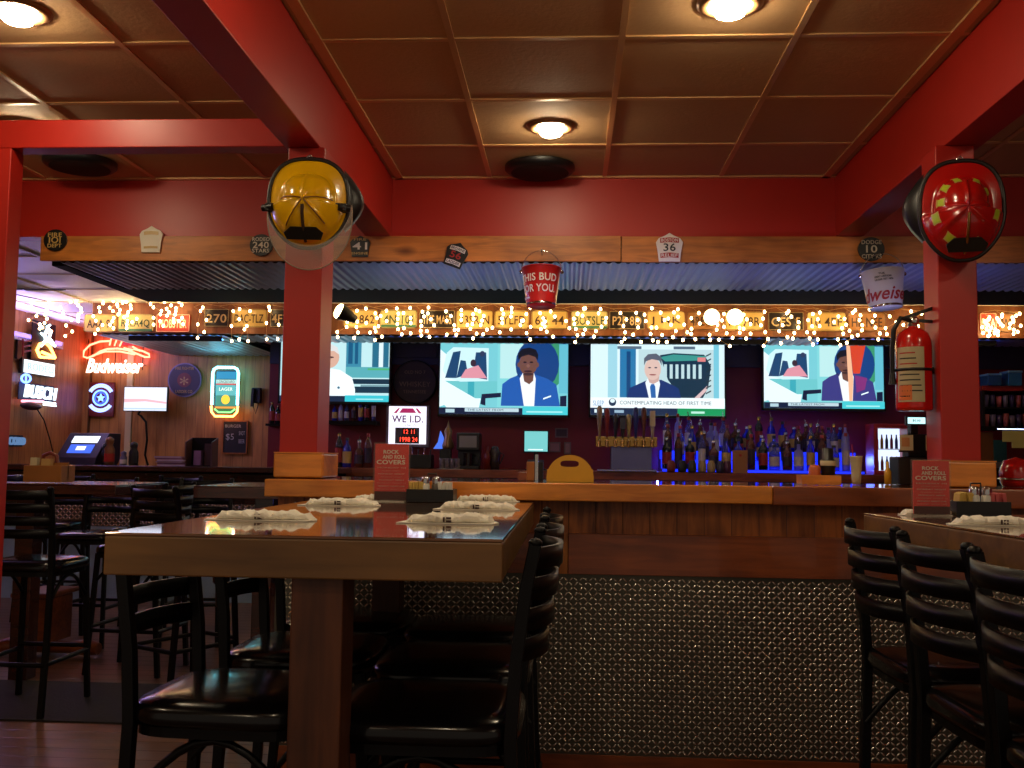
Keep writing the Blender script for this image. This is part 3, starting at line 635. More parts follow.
# ================================================================== BUCKETS
def bucket(name, px, ytop, ybot, wt, wb, body, label, texts, Y=5.08, rz=0, lean=0, inner=None):
    s_ = Y/F; P = at(px, ybot, Y); h = (ybot-ytop)*s_; rt = wt*s_/2; rb = wb*s_/2
    t = thing('bucket', label, 'bucket', P, 0, 'beer buckets hanging from the header'); t.rotation_euler = (RAD(-4), RAD(lean), 0)
    g = MB(); g.lathe([(0, .0), (rb, .0), (rb, .006), (rt, h), (rt+.004, h+.003), (rt+.004, h-.002), (rt-.002, h-.002), (rb-.003, .008), (0, .008)], (0, 0, 0), body, 36); pail = g.build('pail', t)
    g = MB(); g.lathe([(rb+.0012, -.001), (rb+.002, .006), (rb, .011)], (0, 0, 0), chrome, 36); g.build('base_ring', t); g = MB(); g.lathe([(rt+.001, h-.003), (rt+.0065, h), (rt+.001, h+.004)], (0, 0, 0), body, 36); g.build('rim', t)
    g = MB(); g.tube([(-(rt+.005)*cos(a), -.03*sin(a), h-.012+.105*sin(a)) for a in [pi*i/14 for i in range(15)]], .0022, chrome, 6)
    for q in (-1, 1): g.sph((q*(rt+.006), 0, h-.014), .011, chrome, 8)
    g.build('handle', t)
    MB().tube([(0, -.03, h+.086), (0, -.036, h+.094), (0, -.02, h+.104), (0, .11, h+.108)], .0025, black, 6).build('hook', t)
    for (tx, zc, hh, ww, mm, sh, off) in texts:
        vs, fs = text_data(tx, sh, .015); xs = [v.x for v in vs]; ys = [v.y for v in vs]; W = max(xs)-min(xs); H = max(ys)-min(ys); x0 = (max(xs)+min(xs))/2; y0 = (max(ys)+min(ys))/2; out = []
        for v in vs:
            z = h*(zc+hh*(v.y-y0)/H); r = rb+(rt-rb)*z/h+.0012+(v.z+.02)*.03; a = -pi/2+off+ww*(v.x-x0)/W; out.append((r*cos(a), r*sin(a), z))
        g = MB(); g.add(out, fs, mm); g.build('lettering', pail)
    return t
bucket('red', 541, 268, 306, 39, 30, mat('bucket_red', (205, 36, 26), .35, coat=.4), 'red metal beer bucket with white letters hanging from the wooden strip', [('THIS BUD', .69, .20, 2.35, wi, 0, -.22), ("FOR YOU.", .40, .20, 2.3, wi, 0, -.22), ('Great Times', .17, .07, .7, wi, 0, -1.1)])
bucket('white', 886, 272, 308, 41, 31, mat('bucket_white', (205, 196, 176), .4, coat=.3), 'white metal beer bucket with red script hanging beside the right post', [('Budweiser', .33, .36, 4.4, rd, .35, -.62), ('THE', .86, .05, .3, bk, 0, -.35), ('GREAT AMERICAN', .78, .05, .8, bk, 0, -.3), ('LAGER EST 1876', .70, .05, .9, bk, 0, -.25)], lean=-4)
# ================================================================== FIRE HELMETS
def helmet(label, px, py, wpx, hpx, col, kind):
    Y = 3.60; P = at(px, py, Y); s_ = Y/F; a = wpx*s_/2; b = hpx*s_/2
    t = thing('fire_helmet', label, 'helmet', P, 0, 'fire helmets hung on the posts'); t.rotation_euler = (0, 0, RAD(6 if kind == 'yellow' else -12))
    edge = mat('helmet_edge', (24, 14, 12), .4)
    cx, cy = 0, -.10*b        # dome centre
    def outline(th):
        c, s2 = cos(th), sin(th); n = 2.6; r = (abs(c)**n+abs(s2)**n)**(-1/n); X = a*r*c; Z = b*r*s2
        if Z < 0: X *= 1-.30*(Z/b)**2      # narrower toward the front
        return X, Z
    rid = [RAD(q) for q in ((4, 176, 228, 268, 318, 90) if kind == 'yellow' else (2, 178, 215, 270, 325, 90))]
    def surf(th, q):
        X, Z = outline(th); X = cx+(X-cx)*q; Z = cy+(Z-cy)*q
        if Z > cy: lim = .66
        else: lim = .93
        qq = q/lim
        if qq < 1: hgt = .022+.125*(1-qq**2.3)**.62
        else: hgt = .022-.014*((q-lim)/(1-lim+1e-6))**1.3
        d = min(abs((th-r+pi) % (2*pi)-pi) for r in rid); rb_ = .009*math.exp(-(d*max(q, .05)*a/.0055)**2)
        if .03 < qq < 1: hgt += rb_
        return (X, -hgt, Z)
    N = 96; rings = [.02, .08, .16, .25, .34, .43, .52, .60, .645, .68, .74, .80, .86, .90, .93, .95, 1.0]
    vs = [(cx, -.150, cy)]
    for q in rings: vs += [surf(2*pi*i/N, q) for i in range(N)]
    fs = [(0, 1+i, 1+(i+1) % N) for i in range(N)]
    for k in range(len(rings)-1): fs += [(1+k*N+i, 1+(k+1)*N+i, 1+(k+1)*N+(i+1) % N, 1+k*N+(i+1) % N) for i in range(N)]
    g = MB(); g.add(vs, fs, col, True); sh_ = g.build('shell', t)
    for th in rid[:5]:
        if kind == 'yellow' and abs(th-RAD(268)) > .01:
            g = MB(); g.tube([Vector(surf(th, q))+Vector((0, .0005, 0)) for q in (.04, .2, .35, .5, .62, .75 if sin(th) < -.2 else .64)], .0024, mat('seam_brown', (120, 66, 20), .4), 6); g.build('seam', sh_)
    g = MB(); g.tube([surf(2*pi*i/64, 1.0) for i in range(64)], .0085, edge, 8, closed=True); g.build('brim_edge', t)
    # underside, ear flaps and liner
    g = MB(); sg = 1 if kind == 'yellow' else -1
    vs = []; M = 16
    for i in range(M+1):
        f_ = i/M; z = -.55*b+1.35*b*f_; x = sg*a*(.86+.13*sin(pi*f_))
        for dx, y in ((0, .004), (.045*sin(pi*f_)+.004, .022), (.05*sin(pi*f_)+.004, .06), (0, .07)): vs.append((x+sg*dx, y, z))
    g.add(vs, [(i*4+k, i*4+k+1, i*4+k+5, i*4+k+4) for i in range(M) for k in range(3)], blackp, True); g.build('ear_flap', t)
    g = MB(); g.lathe([(.86, .0), (.84, .03), (.72, .065), (0, .07)], (0, 0, 0), blackp, 30, ax=(0, 1, 0))
    g.v = [(x*a, y, z*b) for x, y, z in g.v]; g.build('liner', t)
    # crest and front badge
    g = MB(); g.tube([surf(RAD(270), q) for q in (.15, .35, .55, .75, .9)], .006, mat('crest', (60, 40, 30), .4) if kind == 'yellow' else brass, 8); g.build('crest', t)
    g = MB(); z0 = cy-(cy+b)*.97
    out = [(-.40, 0), (-.46, .14), (-.30, .26), (.30, .26), (.46, .14), (.40, 0)]
    g.prism([(x*a*1.05, y*b*1.1) for x, y in out], (0, -.085, z0+.012), (1, 0, 0), (0, -.55, .83), (0, -.8, -.5), bk, .006)
    fb = g.build('front_badge', t)
    g = MB(); g.text('WILDLAND', (0, -.0975, z0+.030), a*.6, .010, wi, y=(0, -.55, .83), z=(0, -.8, -.5)); g.text('FIRE', (0, -.105, z0+.048), a*.4, .010, wi, y=(0, -.55, .83), z=(0, -.8, -.5)); g.build('badge_lettering', fb)
    g = MB(); g.tube([(-.004, -.01, b*.98), (-.012, -.014, b*1.03), (0, -.01, b*1.09), (.012, -.004, b*1.04), (.002, 0, b*.99)], .003, chrome, 6); g.cyl((0, -.012, b*1.08), (0, .14, b*1.08), .003, chrome, n=8); g.build('hanging_hook', t)
    if kind == 'yellow':
        cl = bpy.data.materials.new('clear_visor'); cl.use_nodes = True; p = cl.node_tree.nodes['Principled BSDF']
        p.inputs['Base Color'].default_value = (.9, .8, .7, 1); p.inputs['Roughness'].default_value = .1; p.inputs['Alpha'].default_value = .28; p.inputs['Specular IOR Level'].default_value = .8
        g = MB(); vs = []; M = 28
        for i in range(M+1):
            th = RAD(176+190*i/M); k = sin(pi*i/M)
            X = a*1.04*cos(th); Z = -.10*b+b*.92*sin(th)
            for f_, y in ((0, -.075), (.5, -.066), (1, -.045)): vs.append((X*(1+.12*f_*k)+.012, y, Z-(.012+.075*k)*f_))
        g.add(vs, [(i*3+k, i*3+k+1, i*3+k+4, i*3+k+3) for i in range(M) for k in range(2)], cl, True); vz = g.build('visor', t)
        g = MB(); g.tube([vs[i*3+2] for i in range(M+1)], .0025, mat('visor_rim', (150, 130, 110), .3), 6); g.build('visor_rim', vz)
        for q, zz in ((-1, -.19), (1, -.16)):
            g = MB(); g.cyl((q*a*1.08, -.05, zz*b), (q*a*.80, -.075, zz*b), .013, blackp, n=14); g.box(*sorted((q*a*.74, q*a*1.0)), -.075, -.03, zz*b-.012, zz*b+.014, blackp); g.build('visor_knob', vz)
    else:
        lime = mat('lime_reflector', (178, 200, 40), .35); tanb = mat('reflector_border', (196, 170, 90), .4)
        for th in (205-8, 168, 138, 108, 62, 30, 345, 232, 290):
            th = RAD(th); d = .17; g = MB()
            for (mt, q0, q1, dd, lift) in ((tanb, .50, .645, d, .0012), (lime, .525, .625, d*.78, .002)):
                if sin(th) < -.2: q0 += .16; q1 += .17
                vs = []
                for q in (q0, (q0+q1)/2, q1):
                    for k in range(5):
                        e = dd*(1.0 if q == q0 else .8)*(k-2)/2; x, y, z = surf(th+e, q); vs.append((x, y-lift, z))
                g.add(vs, [(r*5+k, r*5+k+1, r*5+k+6, r*5+k+5) for r in range(2) for k in range(4)], mt, True)
            g.build('reflector', sh_)
helmet('yellow fire helmet with clear visor hung on the left red post', 309, 204, 81, 93, mat('helmet_yellow', (232, 176, 8), .22, coat=.6, var=.15, scale=14, bump=.12), 'yellow')
helmet('red fire helmet with lime reflector patches hung on the right red post', 961, 211, 77, 100, mat('helmet_red', (176, 18, 14), .2, coat=.6, var=.1, scale=14, bump=.12), 'red')
# ================================================================== FIRE EXTINGUISHER
P = at(914.5, 411, 3.77); t = thing('fire_extinguisher', 'red fire extinguisher strapped to the left side of the right post', 'fire extinguisher', (1.368-.069, 3.77, P.z))
H = (411-330)*3.77/F; r = .066; exr = mat('extinguisher_red', (200, 26, 18), .2, coat=.6)
g = MB(); g.lathe([(0, 0), (.056, 0), (.064, .004), (r, .012), (r, H*.78), (r*.96, H*.86), (r*.82, H*.94), (r*.5, H*.995), (.02, H*1.01), (.02, H*1.03)], (0, 0, 0), exr, 32); g.build('cylinder', t)
g = MB(); g.lathe([(r+.0008, H*.10), (r+.0008, H*.76)], (0, 0, 0), mat('extinguisher_label', (186, 170, 130), .5), 12, arc=(RAD(195), RAD(285))); lb_ = g.build('label', t)
g = MB(); 
for k in range(9): g.lathe([(r+.0014, H*(.16+.065*k)), (r+.0014, H*(.175+.065*k))], (0, 0, 0), [rd, bk][k % 2 if k > 5 else 1], 8, arc=(RAD(205), RAD(240+(k*37) % 40)))
g.lathe([(r+.0014, H*.12), (r+.0014, H*.30)], (0, 0, 0), mat('label_orange', (214, 110, 50), .5), 8, arc=(RAD(200), RAD(245))); g.build('label_print', lb_)
g = MB(); g.lathe([(r+.0018, H*.475), (r+.0045, H*.48), (r+.0045, H*.505), (r+.0018, H*.51)], (0, 0, 0), blackp, 28); g.box(.05, .068, -.02, .02, H*.45, H*.53, blackp); g.build('strap', t)
g = MB(); g.lathe([(.016, H*1.02), (.018, H*1.04), (.018, H*1.14), (.010, H*1.16), (0, H*1.16)], (0, 0, 0), mat('valve_metal', (130, 120, 100), .3, metal=.8), 16); vv = g.build('valve', t)
g = MB(); g.obox((.02, 0, H*1.19), (.055, 0, .020), (0, .009, 0), (-.002, 0, .006), blackp); g.obox((.03, 0, H*1.10), (.05, 0, -.004), (0, .009, 0), (0, 0, .005), blackp); g.build('lever', vv)
g = MB(); g.tube([(-.015, -.01, H*1.10), (-.055, -.03, H*1.12), (-.078, -.02, H*.98), (-.080, -.008, H*.75), (-.079, 0, H*.45)], .009, blackp, 8); g.cyl((-.079, 0, H*.46), (-.079, 0, H*.32), .009, blackp, r2=.015, n=12); g.build('hose', t)
g = MB(); g.sph((.0, -.024, H*1.09), .016, chrome, 12, (1, .5, 1)); g.build('gauge', vv)
# ================================================================== THINGS ON THE NEAR TABLES
NR = random.Random(4); ink = mat('print_ink', (70, 40, 36), .6)
def napkin(px, py, L, label, grp, rz=0, seed=0, wd=.075, ht=.026):
    P = atz(px, py, 1.055); R = random.Random(seed); t = thing('napkin_roll', label, 'napkin', (P.x, P.y, 1.0555), RAD(rz), grp)
    g = MB(); nx, na = 22, 16; vs = []
    tw = [R.uniform(.75, 1.15) for _ in range(nx+1)]; of = [R.uniform(-.006, .006) for _ in range(nx+1)]
    for i in range(nx+1):
        u = -1+2*i/nx; w_ = wd/2*(1.12-.42*abs(u+.1)**1.2)*(.92+.12*tw[i]); h_ = ht*.82*(.72+.28*(1-abs(u)**4))*tw[i]**.8
        if abs(u) > .97: h_ *= .35
        for k in range(na):
            a = 2*pi*k/na; c, s2 = cos(a), sin(a)
            vs.append((u*L/2+R.uniform(-.002, .002), of[i]+w_*math.copysign(abs(c)**.8, c), max(0, h_*.5+h_*.5*math.copysign(abs(s2)**.7, s2)+(R.uniform(-.003, .0025) if s2 > .1 else 0))))
    g.add(vs, [(i*na+k, i*na+(k+1) % na, (i+1)*na+(k+1) % na, (i+1)*na+k) for i in range(nx) for k in range(na)], paper, False)
    g.add(vs, [tuple(range(na-1, -1, -1)), tuple(range(nx*na, (nx+1)*na))], paper); g.build('wrap', t)
    # loose folded flap lying under the roll and the printed mark on its front
    g = MB(); pts = [(-L*.60, -wd*.55), (-L*.2, -wd*.62), (L*.50, -wd*.60), (L*.56, -wd*.1), (L*.50, wd*.5), (-L*.50, wd*.55), (-L*.56, .02)]
    g.prism(pts, (0, 0, 0), (1, 0, 0), (0, 1, 0), (0, 0, 1), paper, .0022); g.build('fold', t)
    g = MB(); g.box(-.012, -.008, -wd*.58, -wd*.555, .004, .015, ink); g.box(-.005, .006, -wd*.58, -wd*.555, .004, .008, ink); g.box(-.005, .006, -wd*.58, -wd*.555, .011, .015, ink); g.build('print', t)
N1 = 'napkin rolls on the left table'; N2 = 'napkin rolls on the right table'
napkin(266, 520, .215, 'napkin roll nearest the left front corner of the left table', N1, -2, 1)
napkin(343, 505.5, .21, 'napkin roll in the second row at the left, touching another behind it', N1, -3, 2, .085)
napkin(381, 501, .17, 'napkin roll lying in front of the red menu stand on the left table', N1, -2, 3)
napkin(451, 523, .195, 'napkin roll nearest the front edge at the middle of the left table', N1, -1, 4, .08)
napkin(479, 509.5, .21, 'napkin roll in the middle of the right-hand row on the left table', N1, -1, 5, .09)
napkin(487, 501.5, .20, 'napkin roll farthest back in the right-hand row, in front of the black caddy', N1, 2, 6)
napkin(925, 515.5, .125, 'short napkin roll in front of the menu stand on the right table', N2, 0, 7, .06, .022)
napkin(962, 515.5, .125, 'napkin roll in front of the black caddy on the right table', N2, 3, 8, .06, .022)
napkin(1000, 525.5, .215, 'napkin roll nearest on the right table, cut by the picture edge', N2, 0, 9, .06)
def menu(px, py0, py1, wpx, Y, label, rz=0):
    s_ = Y/F; P = at(px, py1, Y); wd = wpx*s_; h = (py1-py0)*s_; t = thing('menu_stand', label, 'menu', (P.x, Y, 1.056), RAD(rz), 'menu stands on the tables'); P.z = 1.056
    gl = mat('clear_acrylic', (190, 170, 160), .08, alpha=.06); rdm = mat('menu_red', (222, 48, 34), .4, coat=.4)
    g = MB(); g.box(-wd/2, wd/2, -.0042, -.0034, 0, h, gl); g.box(-wd/2, wd/2, .0034, .0042, 0, h, gl); g.box(-wd/2, wd/2, -.035, .035, 0, .003, gl); g.box(-wd/2, -wd/2+.002, -.0034, .0034, .003, h, gl); g.box(wd/2-.002, wd/2, -.0034, .0034, .003, h, gl); g.build('holder', t)
    g = MB(); g.box(-wd/2+.005, wd/2-.005, -.003, .003, .005, h-.005, rdm); g.box(-wd/2+.005, wd/2-.005, -.0036, -.003, .005, h*.17, mat('menu_foot', (70, 30, 28), .5)); g.build('menu_card', t)
    g = MB(); q = -.0034
    for tx, zc, ww, hh in (('ROCK', .84, .42, .065), ('AND ROLL', .755, .62, .065), ('COVERS', .665, .78, .075)): g.text(tx, ((.06 if 'ROLL' in tx else -.02)*wd, q, zc*h), wd*ww, h*hh, wi, depth=.0012, bold=.02)
    R = random.Random(2)
    for k in range(8): z = h*(.57-.052*k); w_ = wd*R.uniform(.5, .78); g.text('MONDAY NIGHT LIVE'[:R.randint(9, 17)], (0, q, z), w_, h*.022, [wi, mat('menu_pink', (226, 150, 130), .5)][k % 2], depth=.0008)
    g.build('lettering', t)
menu(391, 444, 503, 37, 3.22, 'red rock and roll menu card in a clear stand on the left table')
menu(931.5, 456, 511, 38, 2.84, 'red rock and roll menu card in a clear stand on the right table', 2)
def caddy(cx, Y, wd, label, left):
    t = thing('condiment_caddy', label, 'caddy', (cx, Y, 1.056), 0, 'black condiment caddies'); d = .055; h = .042
    g = MB(); g.box(-wd/2, wd/2, -d, d, 0, .004, blackp); g.box(-wd/2, wd/2, -d, -d+.004, .004, h, blackp); g.box(-wd/2, wd/2, d-.004, d, .004, h, blackp); g.box(-wd/2, -wd/2+.004, -d+.004, d-.004, .004, h, blackp); g.box(wd/2-.004, wd/2, -d+.004, d-.004, .004, h, blackp); g.build('tray', t, .001)
    g = MB(); g.tube([(-.014, 0, .08), (-.014, 0, .092), (.014, 0, .092), (.014, 0, .08)], .003, blackp, 6); g.cyl((-.014, 0, .004), (-.014, 0, .08), .003, blackp, n=6); g.cyl((.014, 0, .004), (.014, 0, .08), .003, blackp, n=6); g.build('handle', t)
    def packets(name, lab, x0, x1, c, cat):
        p = thing(name, lab, cat, (cx, Y, 1.061)); R = random.Random(int(x0*1000)); k = 5
        for i in range(k):
            g = MB(); x = x0+(x1-x0)*(i+.5)/k; g.obox((x, -.02+R.uniform(-.008, .008), .036), ((x1-x0)/k*.42, 0, R.uniform(-.001, .003)), (0, .022, 0), (R.uniform(-.003, .003), 0, .024), c); g.build('packet', p, .001)
    where = 'left' if left else 'right'
    packets('sugar_packets', 'yellow sweetener packets standing in the black caddy on the %s table' % where, -wd/2+.008, -wd/2+.055, mat('packet_yellow', (214, 180, 90), .6), 'sugar packets')
    packets('sugar_packets', ('white sugar' if left else 'pink sweetener')+' packets standing in the black caddy on the %s table' % where, wd/2-.062, wd/2-.008, white if left else mat('packet_pink', (196, 90, 90), .6), 'sugar packets')
    for k, (dx, cc) in enumerate(((-.018, mat('salt_fill', (225, 222, 210), .4)), (.018, mat('pepper_fill', (90, 80, 70), .4)) if left else (.018, mat('salt_fill2', (215, 212, 200), .4)))):
        s = thing('shaker', '%s glass %s shaker in the black caddy on the %s table' % ('left' if k == 0 else 'right', 'salt' if k == 0 else 'pepper', where), 'shaker', (cx+dx, Y-.03, 1.061), 0, 'salt and pepper shakers')
        g = MB(); g.lathe([(0, 0), (.015, 0), (.0165, .004), (.0155, .05), (.012, .056), (.012, .058)], (0, 0, 0), cc, 14); g.build('jar', s)
        g = MB(); g.lathe([(.0135, .056), (.0138, .07), (.011, .078), (0, .081)], (0, 0, 0), chrome, 14); g.build('cap', s)
caddy(at(432, 492, 3.25).x, 3.25, .155, 'black condiment caddy with shakers behind the napkins on the left table', True)
caddy(at(976, 500, 2.9).x, 2.9, .150, 'black condiment caddy with shakers near the right post base on the right table', False)
# ================================================================== THINGS ON THE MAIN BAR
# yellow arched caddy
P = at(570, 480, 3.72); t = thing('caddy', 'yellow wooden arched caddy end standing on the bar right of centre', 'caddy', (P.x, 3.72, BT+.001)); r = 23*3.72/F
yw = mat('yellow_wood', (214, 158, 40), .45, var=.1)
def arch(y, t_):
    g = MB(); out = [(x, z) for x, z in ell(0, .012, r, r, 28, 0, pi)]; out = [(r, 0)]+out+[(-r, 0)]
    hole = [(x, z) for x, z in superell(.036, .0125, 3, 20, -.002, .066)]
    n = len(out); k = len(hole); v = []
    for yy in (y, y+t_):
        v += [(a_, yy, b_) for a_, b_ in out]+[(a_, yy, b_) for a_, b_ in hole]
    # bridge outline and hole by angle
    def ang(p): return math.atan2(p[1]-.066, p[0]+.002) % (2*pi)
    def tri(base, flip):
        i0 = min(range(n), key=lambda i: ang(out[i])); j0 = min(range(k), key=lambda j: ang(hole[j])); i = j = 0; F_ = []
        while i < n or j < k:
            ai = ang(out[(i0+i+1) % n])+(2*pi if i0+i+1 >= n and ang(out[(i0+i+1) % n]) < .5 and i > 3 else 0) if i < n else 99
            aj = ang(hole[(j0+j+1) % k])+(2*pi if j > 3 and ang(hole[(j0+j+1) % k]) < .35 and j+1 >= k-1 else 0) if j < k else 99
            a_ = base+(i0+i) % n; b_ = base+n+(j0+j) % k
            if ai <= aj: F_.append((a_, base+(i0+i+1) % n, b_)); i += 1
            else: F_.append((a_, base+n+(j0+j+1) % k, b_)); j += 1
        return F_
    g.add(v, tri(0, 0)+tri(n+k, 1), yw)
    g.add(v, [(i, (i+1) % n, n+k+(i+1) % n, n+k+i) for i in range(n)]+[(n+j, n+(j+1) % k, 2*n+k+(j+1) % k, 2*n+k+j) for j in range(k)], yw)
    return g
arch(-.07, .012).build('end_panel', t); arch(.09, .012).build('end_panel', t)
g = MB(); g.box(-r+.004, r-.004, -.057, .09, .001, .012, yw); g.box(-r+.002, -r+.010, -.057, .09, .012, .045, yw); g.box(r-.010, r-.002, -.057, .09, .012, .045, yw); g.build('box', t)
# wooden block and chrome holder left of it
P = at(530, 480, 3.78)
t = thing('menu_holder', 'stepped wooden block holding menus on the bar beside the yellow caddy', 'menu holder', (P.x, 3.78, BT+.001))
g = MB(); g.box(-.045, -.012, -.04, .04, 0, .032, brownX); g.box(-.012, .018, -.04, .04, 0, .072, pineZ); g.build('block', t, .002)
g = MB(); g.box(.020, .032, -.035, .035, 0, .1, chrome); g.box(.034, .050, -.035, .035, 0, .07, blackp); g.build('menus', t)
# low wood caddy with orange and black jars
P = at(820, 481, 3.75); t = thing('caddy', 'low wooden caddy on the bar left of the right post holding jars', 'caddy', (P.x, 3.78, BT+.001))
g = MB(); g.box(-.07, .075, -.045, .045, 0, .006, pine); g.box(-.07, .075, -.045, -.036, .006, .036, pine); g.box(-.07, .075, .036, .045, .006, .036, pine); g.box(-.07, -.061, -.036, .036, .006, .036, pine); g.box(.066, .075, -.036, .036, .006, .036, pine); g.build('box', t, .001)
g = MB(); g.lathe([(0, 0), (.022, 0), (.024, .01), (.022, .055), (.016, .066), (0, .068)], (P.x-.012, 3.78, BT+.008), mat('orange_jar', (196, 92, 40), .4), 16); tag(g.build('sauce_jar'), 'orange sauce jar in the low wooden caddy', 'jar')
g = MB(); g.lathe([(0, 0), (.026, 0), (.026, .055), (.028, .06), (.028, .085), (.020, .09), (.020, .13), (0, .132)], (P.x+.038, 3.78, BT+.008), bk, 16); g.lathe([(.0265, .062), (.0287, .066), (.0287, .082), (.0265, .086)], (P.x+.038, 3.78, BT+.008), cream, 16); tag(g.build('jar'), 'tall black jar with a pale band in the low wooden caddy', 'jar')
# foam cup
P = at(857, 470, 3.85); t = thing('foam_cup', 'pale foam cup with a red straw left of the red bottle cooler', 'cup', (P.x, 3.86, BT+.001))
g = MB(); g.lathe([(0, .0), (.016, .0), (.018, .03), (.023, .105), (.0245, .108), (.022, .11), (.021, .105), (0, .1)], (0, 0, 0), cream, 20); g.build('cup', t)
MB().tube([(-.005, 0, .02), (-.015, 0, .155)], .003, rd, 6).build('straw', t)
# point-of-sale terminal beside the right post
P = at(915, 478, 3.95); t = thing('cash_terminal', 'black cash terminal with lit customer display standing on the bar before the right post', 'cash register', (P.x, 3.98, BT+.001))
g = MB(); g.box(-.07, .06, -.05, .06, 0, .11, blackp); g.box(-.025, .055, -.03, .04, .11, .20, blackp); g.box(-.01, .02, -.02, .02, .20, .235, blackp); g.build('body', t, .004)
g = MB(); g.box(-.036, .042, -.045, -.03, .235, .27, blackp); g.box(-.029, .038, -.0465, -.045, .240, .265, E((190, 240, 245), 1.1)); g.text('$0.00', (.004, -.0468, .252), .03, .010, bk); g.box(-.012, .012, -.03, .02, .232, .26, blackp); g.build('display', t)
g = MB(); g.box(-.065, -.014, -.058, -.055, .135, .195, cream); g.box(.035, .062, -.058, -.055, .135, .195, cream); g.box(-.058, -.028, -.0588, -.058, .15, .185, mat('card_tan', (200, 140, 90), .5)); g.box(-.068, .064, -.055, -.05, .128, .136, blackp); g.build('card', t)
g = MB(); g.lathe([(0, 0), (.013, 0), (.014, .05), (.006, .065), (.005, .09), (0, .091)], (P.x-.098, 3.97, BT+.001), mat('mustard_yellow', (214, 160, 30), .4), 14); tag(g.build('mustard_bottle'), 'small yellow squeeze bottle beside the black cash terminal', 'bottle')
# ================================================================== BACK BAR: TAPS, BOTTLES, SIGNS
ZB0 = zbb
def zat(py, Y, px=650): return at(px, py, Y).z
def xat(px, Y, py=450): return at(px, py, Y).x
Y = 8.45
t = thing('beer_tap_tower', 'steel beer tap tower with a row of tap handles under the third television', 'beer taps', (xat(626, Y), Y, ZB0+.001)); tx = xat(626, Y)
zr = zat(442, Y)-ZB0
g = MB(); g.box(-.13, .22, -.02, .12, 0, zr-.03, mat('tower_steel', (120, 120, 150), .3, metal=.9)); g.box(-.25, .25, -.12, -.0201, 0, .018, chrome); g.build('cabinet', t, .004)
g = MB(); g.box(-.26, .26, -.06, .08, zr-.045, zr+.04, brass); g.build('rail', t, .004)
tc = [(150, 130, 100), (130, 40, 34), (40, 40, 44), (60, 60, 64), (176, 160, 110), (40, 50, 120), (110, 60, 40), (196, 180, 150)]
for i, px in enumerate((599, 606.5, 615, 622, 628, 635, 643, 651.5)):
    x = xat(px, Y)-tx; hh = [.27, .25, .20, .16, .2, .26, .26, .22][i]; c = mat('tap_handle_%d' % i, tc[i], .35)
    g = MB(); g.cyl((x, -.06, zr+.01), (x, -.105, zr-.005), .016, brass, n=10); g.cyl((x, -.105, zr+.0), (x, -.115, zr-.05), .011, brass, n=8); g.build('faucet', t)
    g = MB(); g.lathe([(0, 0), (.010, 0), (.013, hh*.25), (.022, hh*.6), (.024, hh*.9), (.012, hh), (0, hh)], (x, -.09, zr+.03), c, 10)
    if i in (3, 7): g.box(x-.022, x+.022, -.118, -.07, zr+.03+hh*.45, zr+.03+hh*1.05, c)
    g.build('tap_handle', t)
# stepped lit shelf
X0 = xat(660, 8.6); X1 = xat(858, 8.6)
t = thing('bottle_shelf', 'three-step bottle shelf glowing blue on the back bar', 'shelf', (X0, 8.6, ZB0+.001)); glow = E((24, 44, 255), 1.3); acr = mat('acrylic_top', (60, 70, 150), .2)
W_ = X1-X0; DX = [(8.47, .03), (8.60, .11), (8.722, .19)]
for k, (yy, zz) in enumerate(DX):
    g = MB(); g.box(0, W_, yy-8.6-.055, yy-8.6+.055, 0, zz-.004, glow if False else acr); g.box(.004, W_-.004, yy-8.6-.057, yy-8.6-.055, .006, zz-.006, glow); g.box(0, W_, yy-8.6-.057, yy-8.6+.055, zz-.004, zz, acr); g.build('step', t)
area('bottle_shelf_led', (X0+W_/2, 8.90, ZB0+.12), (RAD(90+25), 0, 0), W_, .05, (.07, .12, 1), 45, 150).rotation_euler = (RAD(-65-0), 0, 0)
def bottle_mesh(kind):
    gl = [mat('glass_clear', (120, 130, 210), .12, trans=.75), mat('glass_blue', (50, 60, 220), .12, trans=.6), mat('glass_dark', (20, 30, 30), .15), mat('glass_amber', (110, 56, 30), .15, trans=.4), mat('glass_frost', (150, 150, 225), .4, trans=.4)][kind % 5]
    lb = [mat('label_pale', (196, 190, 200), .5), mat('label_dark', (50, 40, 60), .5), mat('label_red', (150, 40, 40), .5), mat('label_gold', (190, 160, 90), .5)][(kind*7+kind//5) % 4]
    cp = [mat('cap_red', (150, 30, 30), .4), bk, brass, chrome][kind % 4]
    r, h, sh, nk = [(.036, .30, .60, .014), (.040, .27, .62, .013), (.034, .31, .66, .013), (.042, .25, .55, .015), (.033, .33, .62, .012), (.046, .22, .6, .016)][kind % 6]
    g = MB(); g.lathe([(0, 0), (r*.92, 0), (r, .008), (r, h*sh), (r*.8, h*(sh+.08)), (nk, h*(sh+.16)), (nk, h*.94)], (0, 0, 0), gl, 12); g.lathe([(r+.001, h*.14), (r+.001, h*(sh-.1))], (0, 0, 0), lb, 12)
    g.lathe([(nk+.002, h*.88), (nk+.002, h*.97), (0, h*.975)], (0, 0, 0), cp, 10)
    if kind % 3 == 0: g.cyl((0, 0, h*.97), (0, -.012, h*1.13), .004, chrome, n=6)
    return g
BMS = [bottle_mesh(k).build('liquor_bottle') for k in range(12)]
BD = ['clear', 'blue', 'dark', 'amber', 'frosted']; used = set(); R = random.Random(12)
def bottle(x, y, z, k, label, grp):
    o = BMS[k]
    if k in used: o = o.copy(); COL.objects.link(o)
    used.add(k); o.location = (x, y, z); o.rotation_euler = (0, 0, R.uniform(0, 6)); tag(o, label, 'bottle', grp); return o
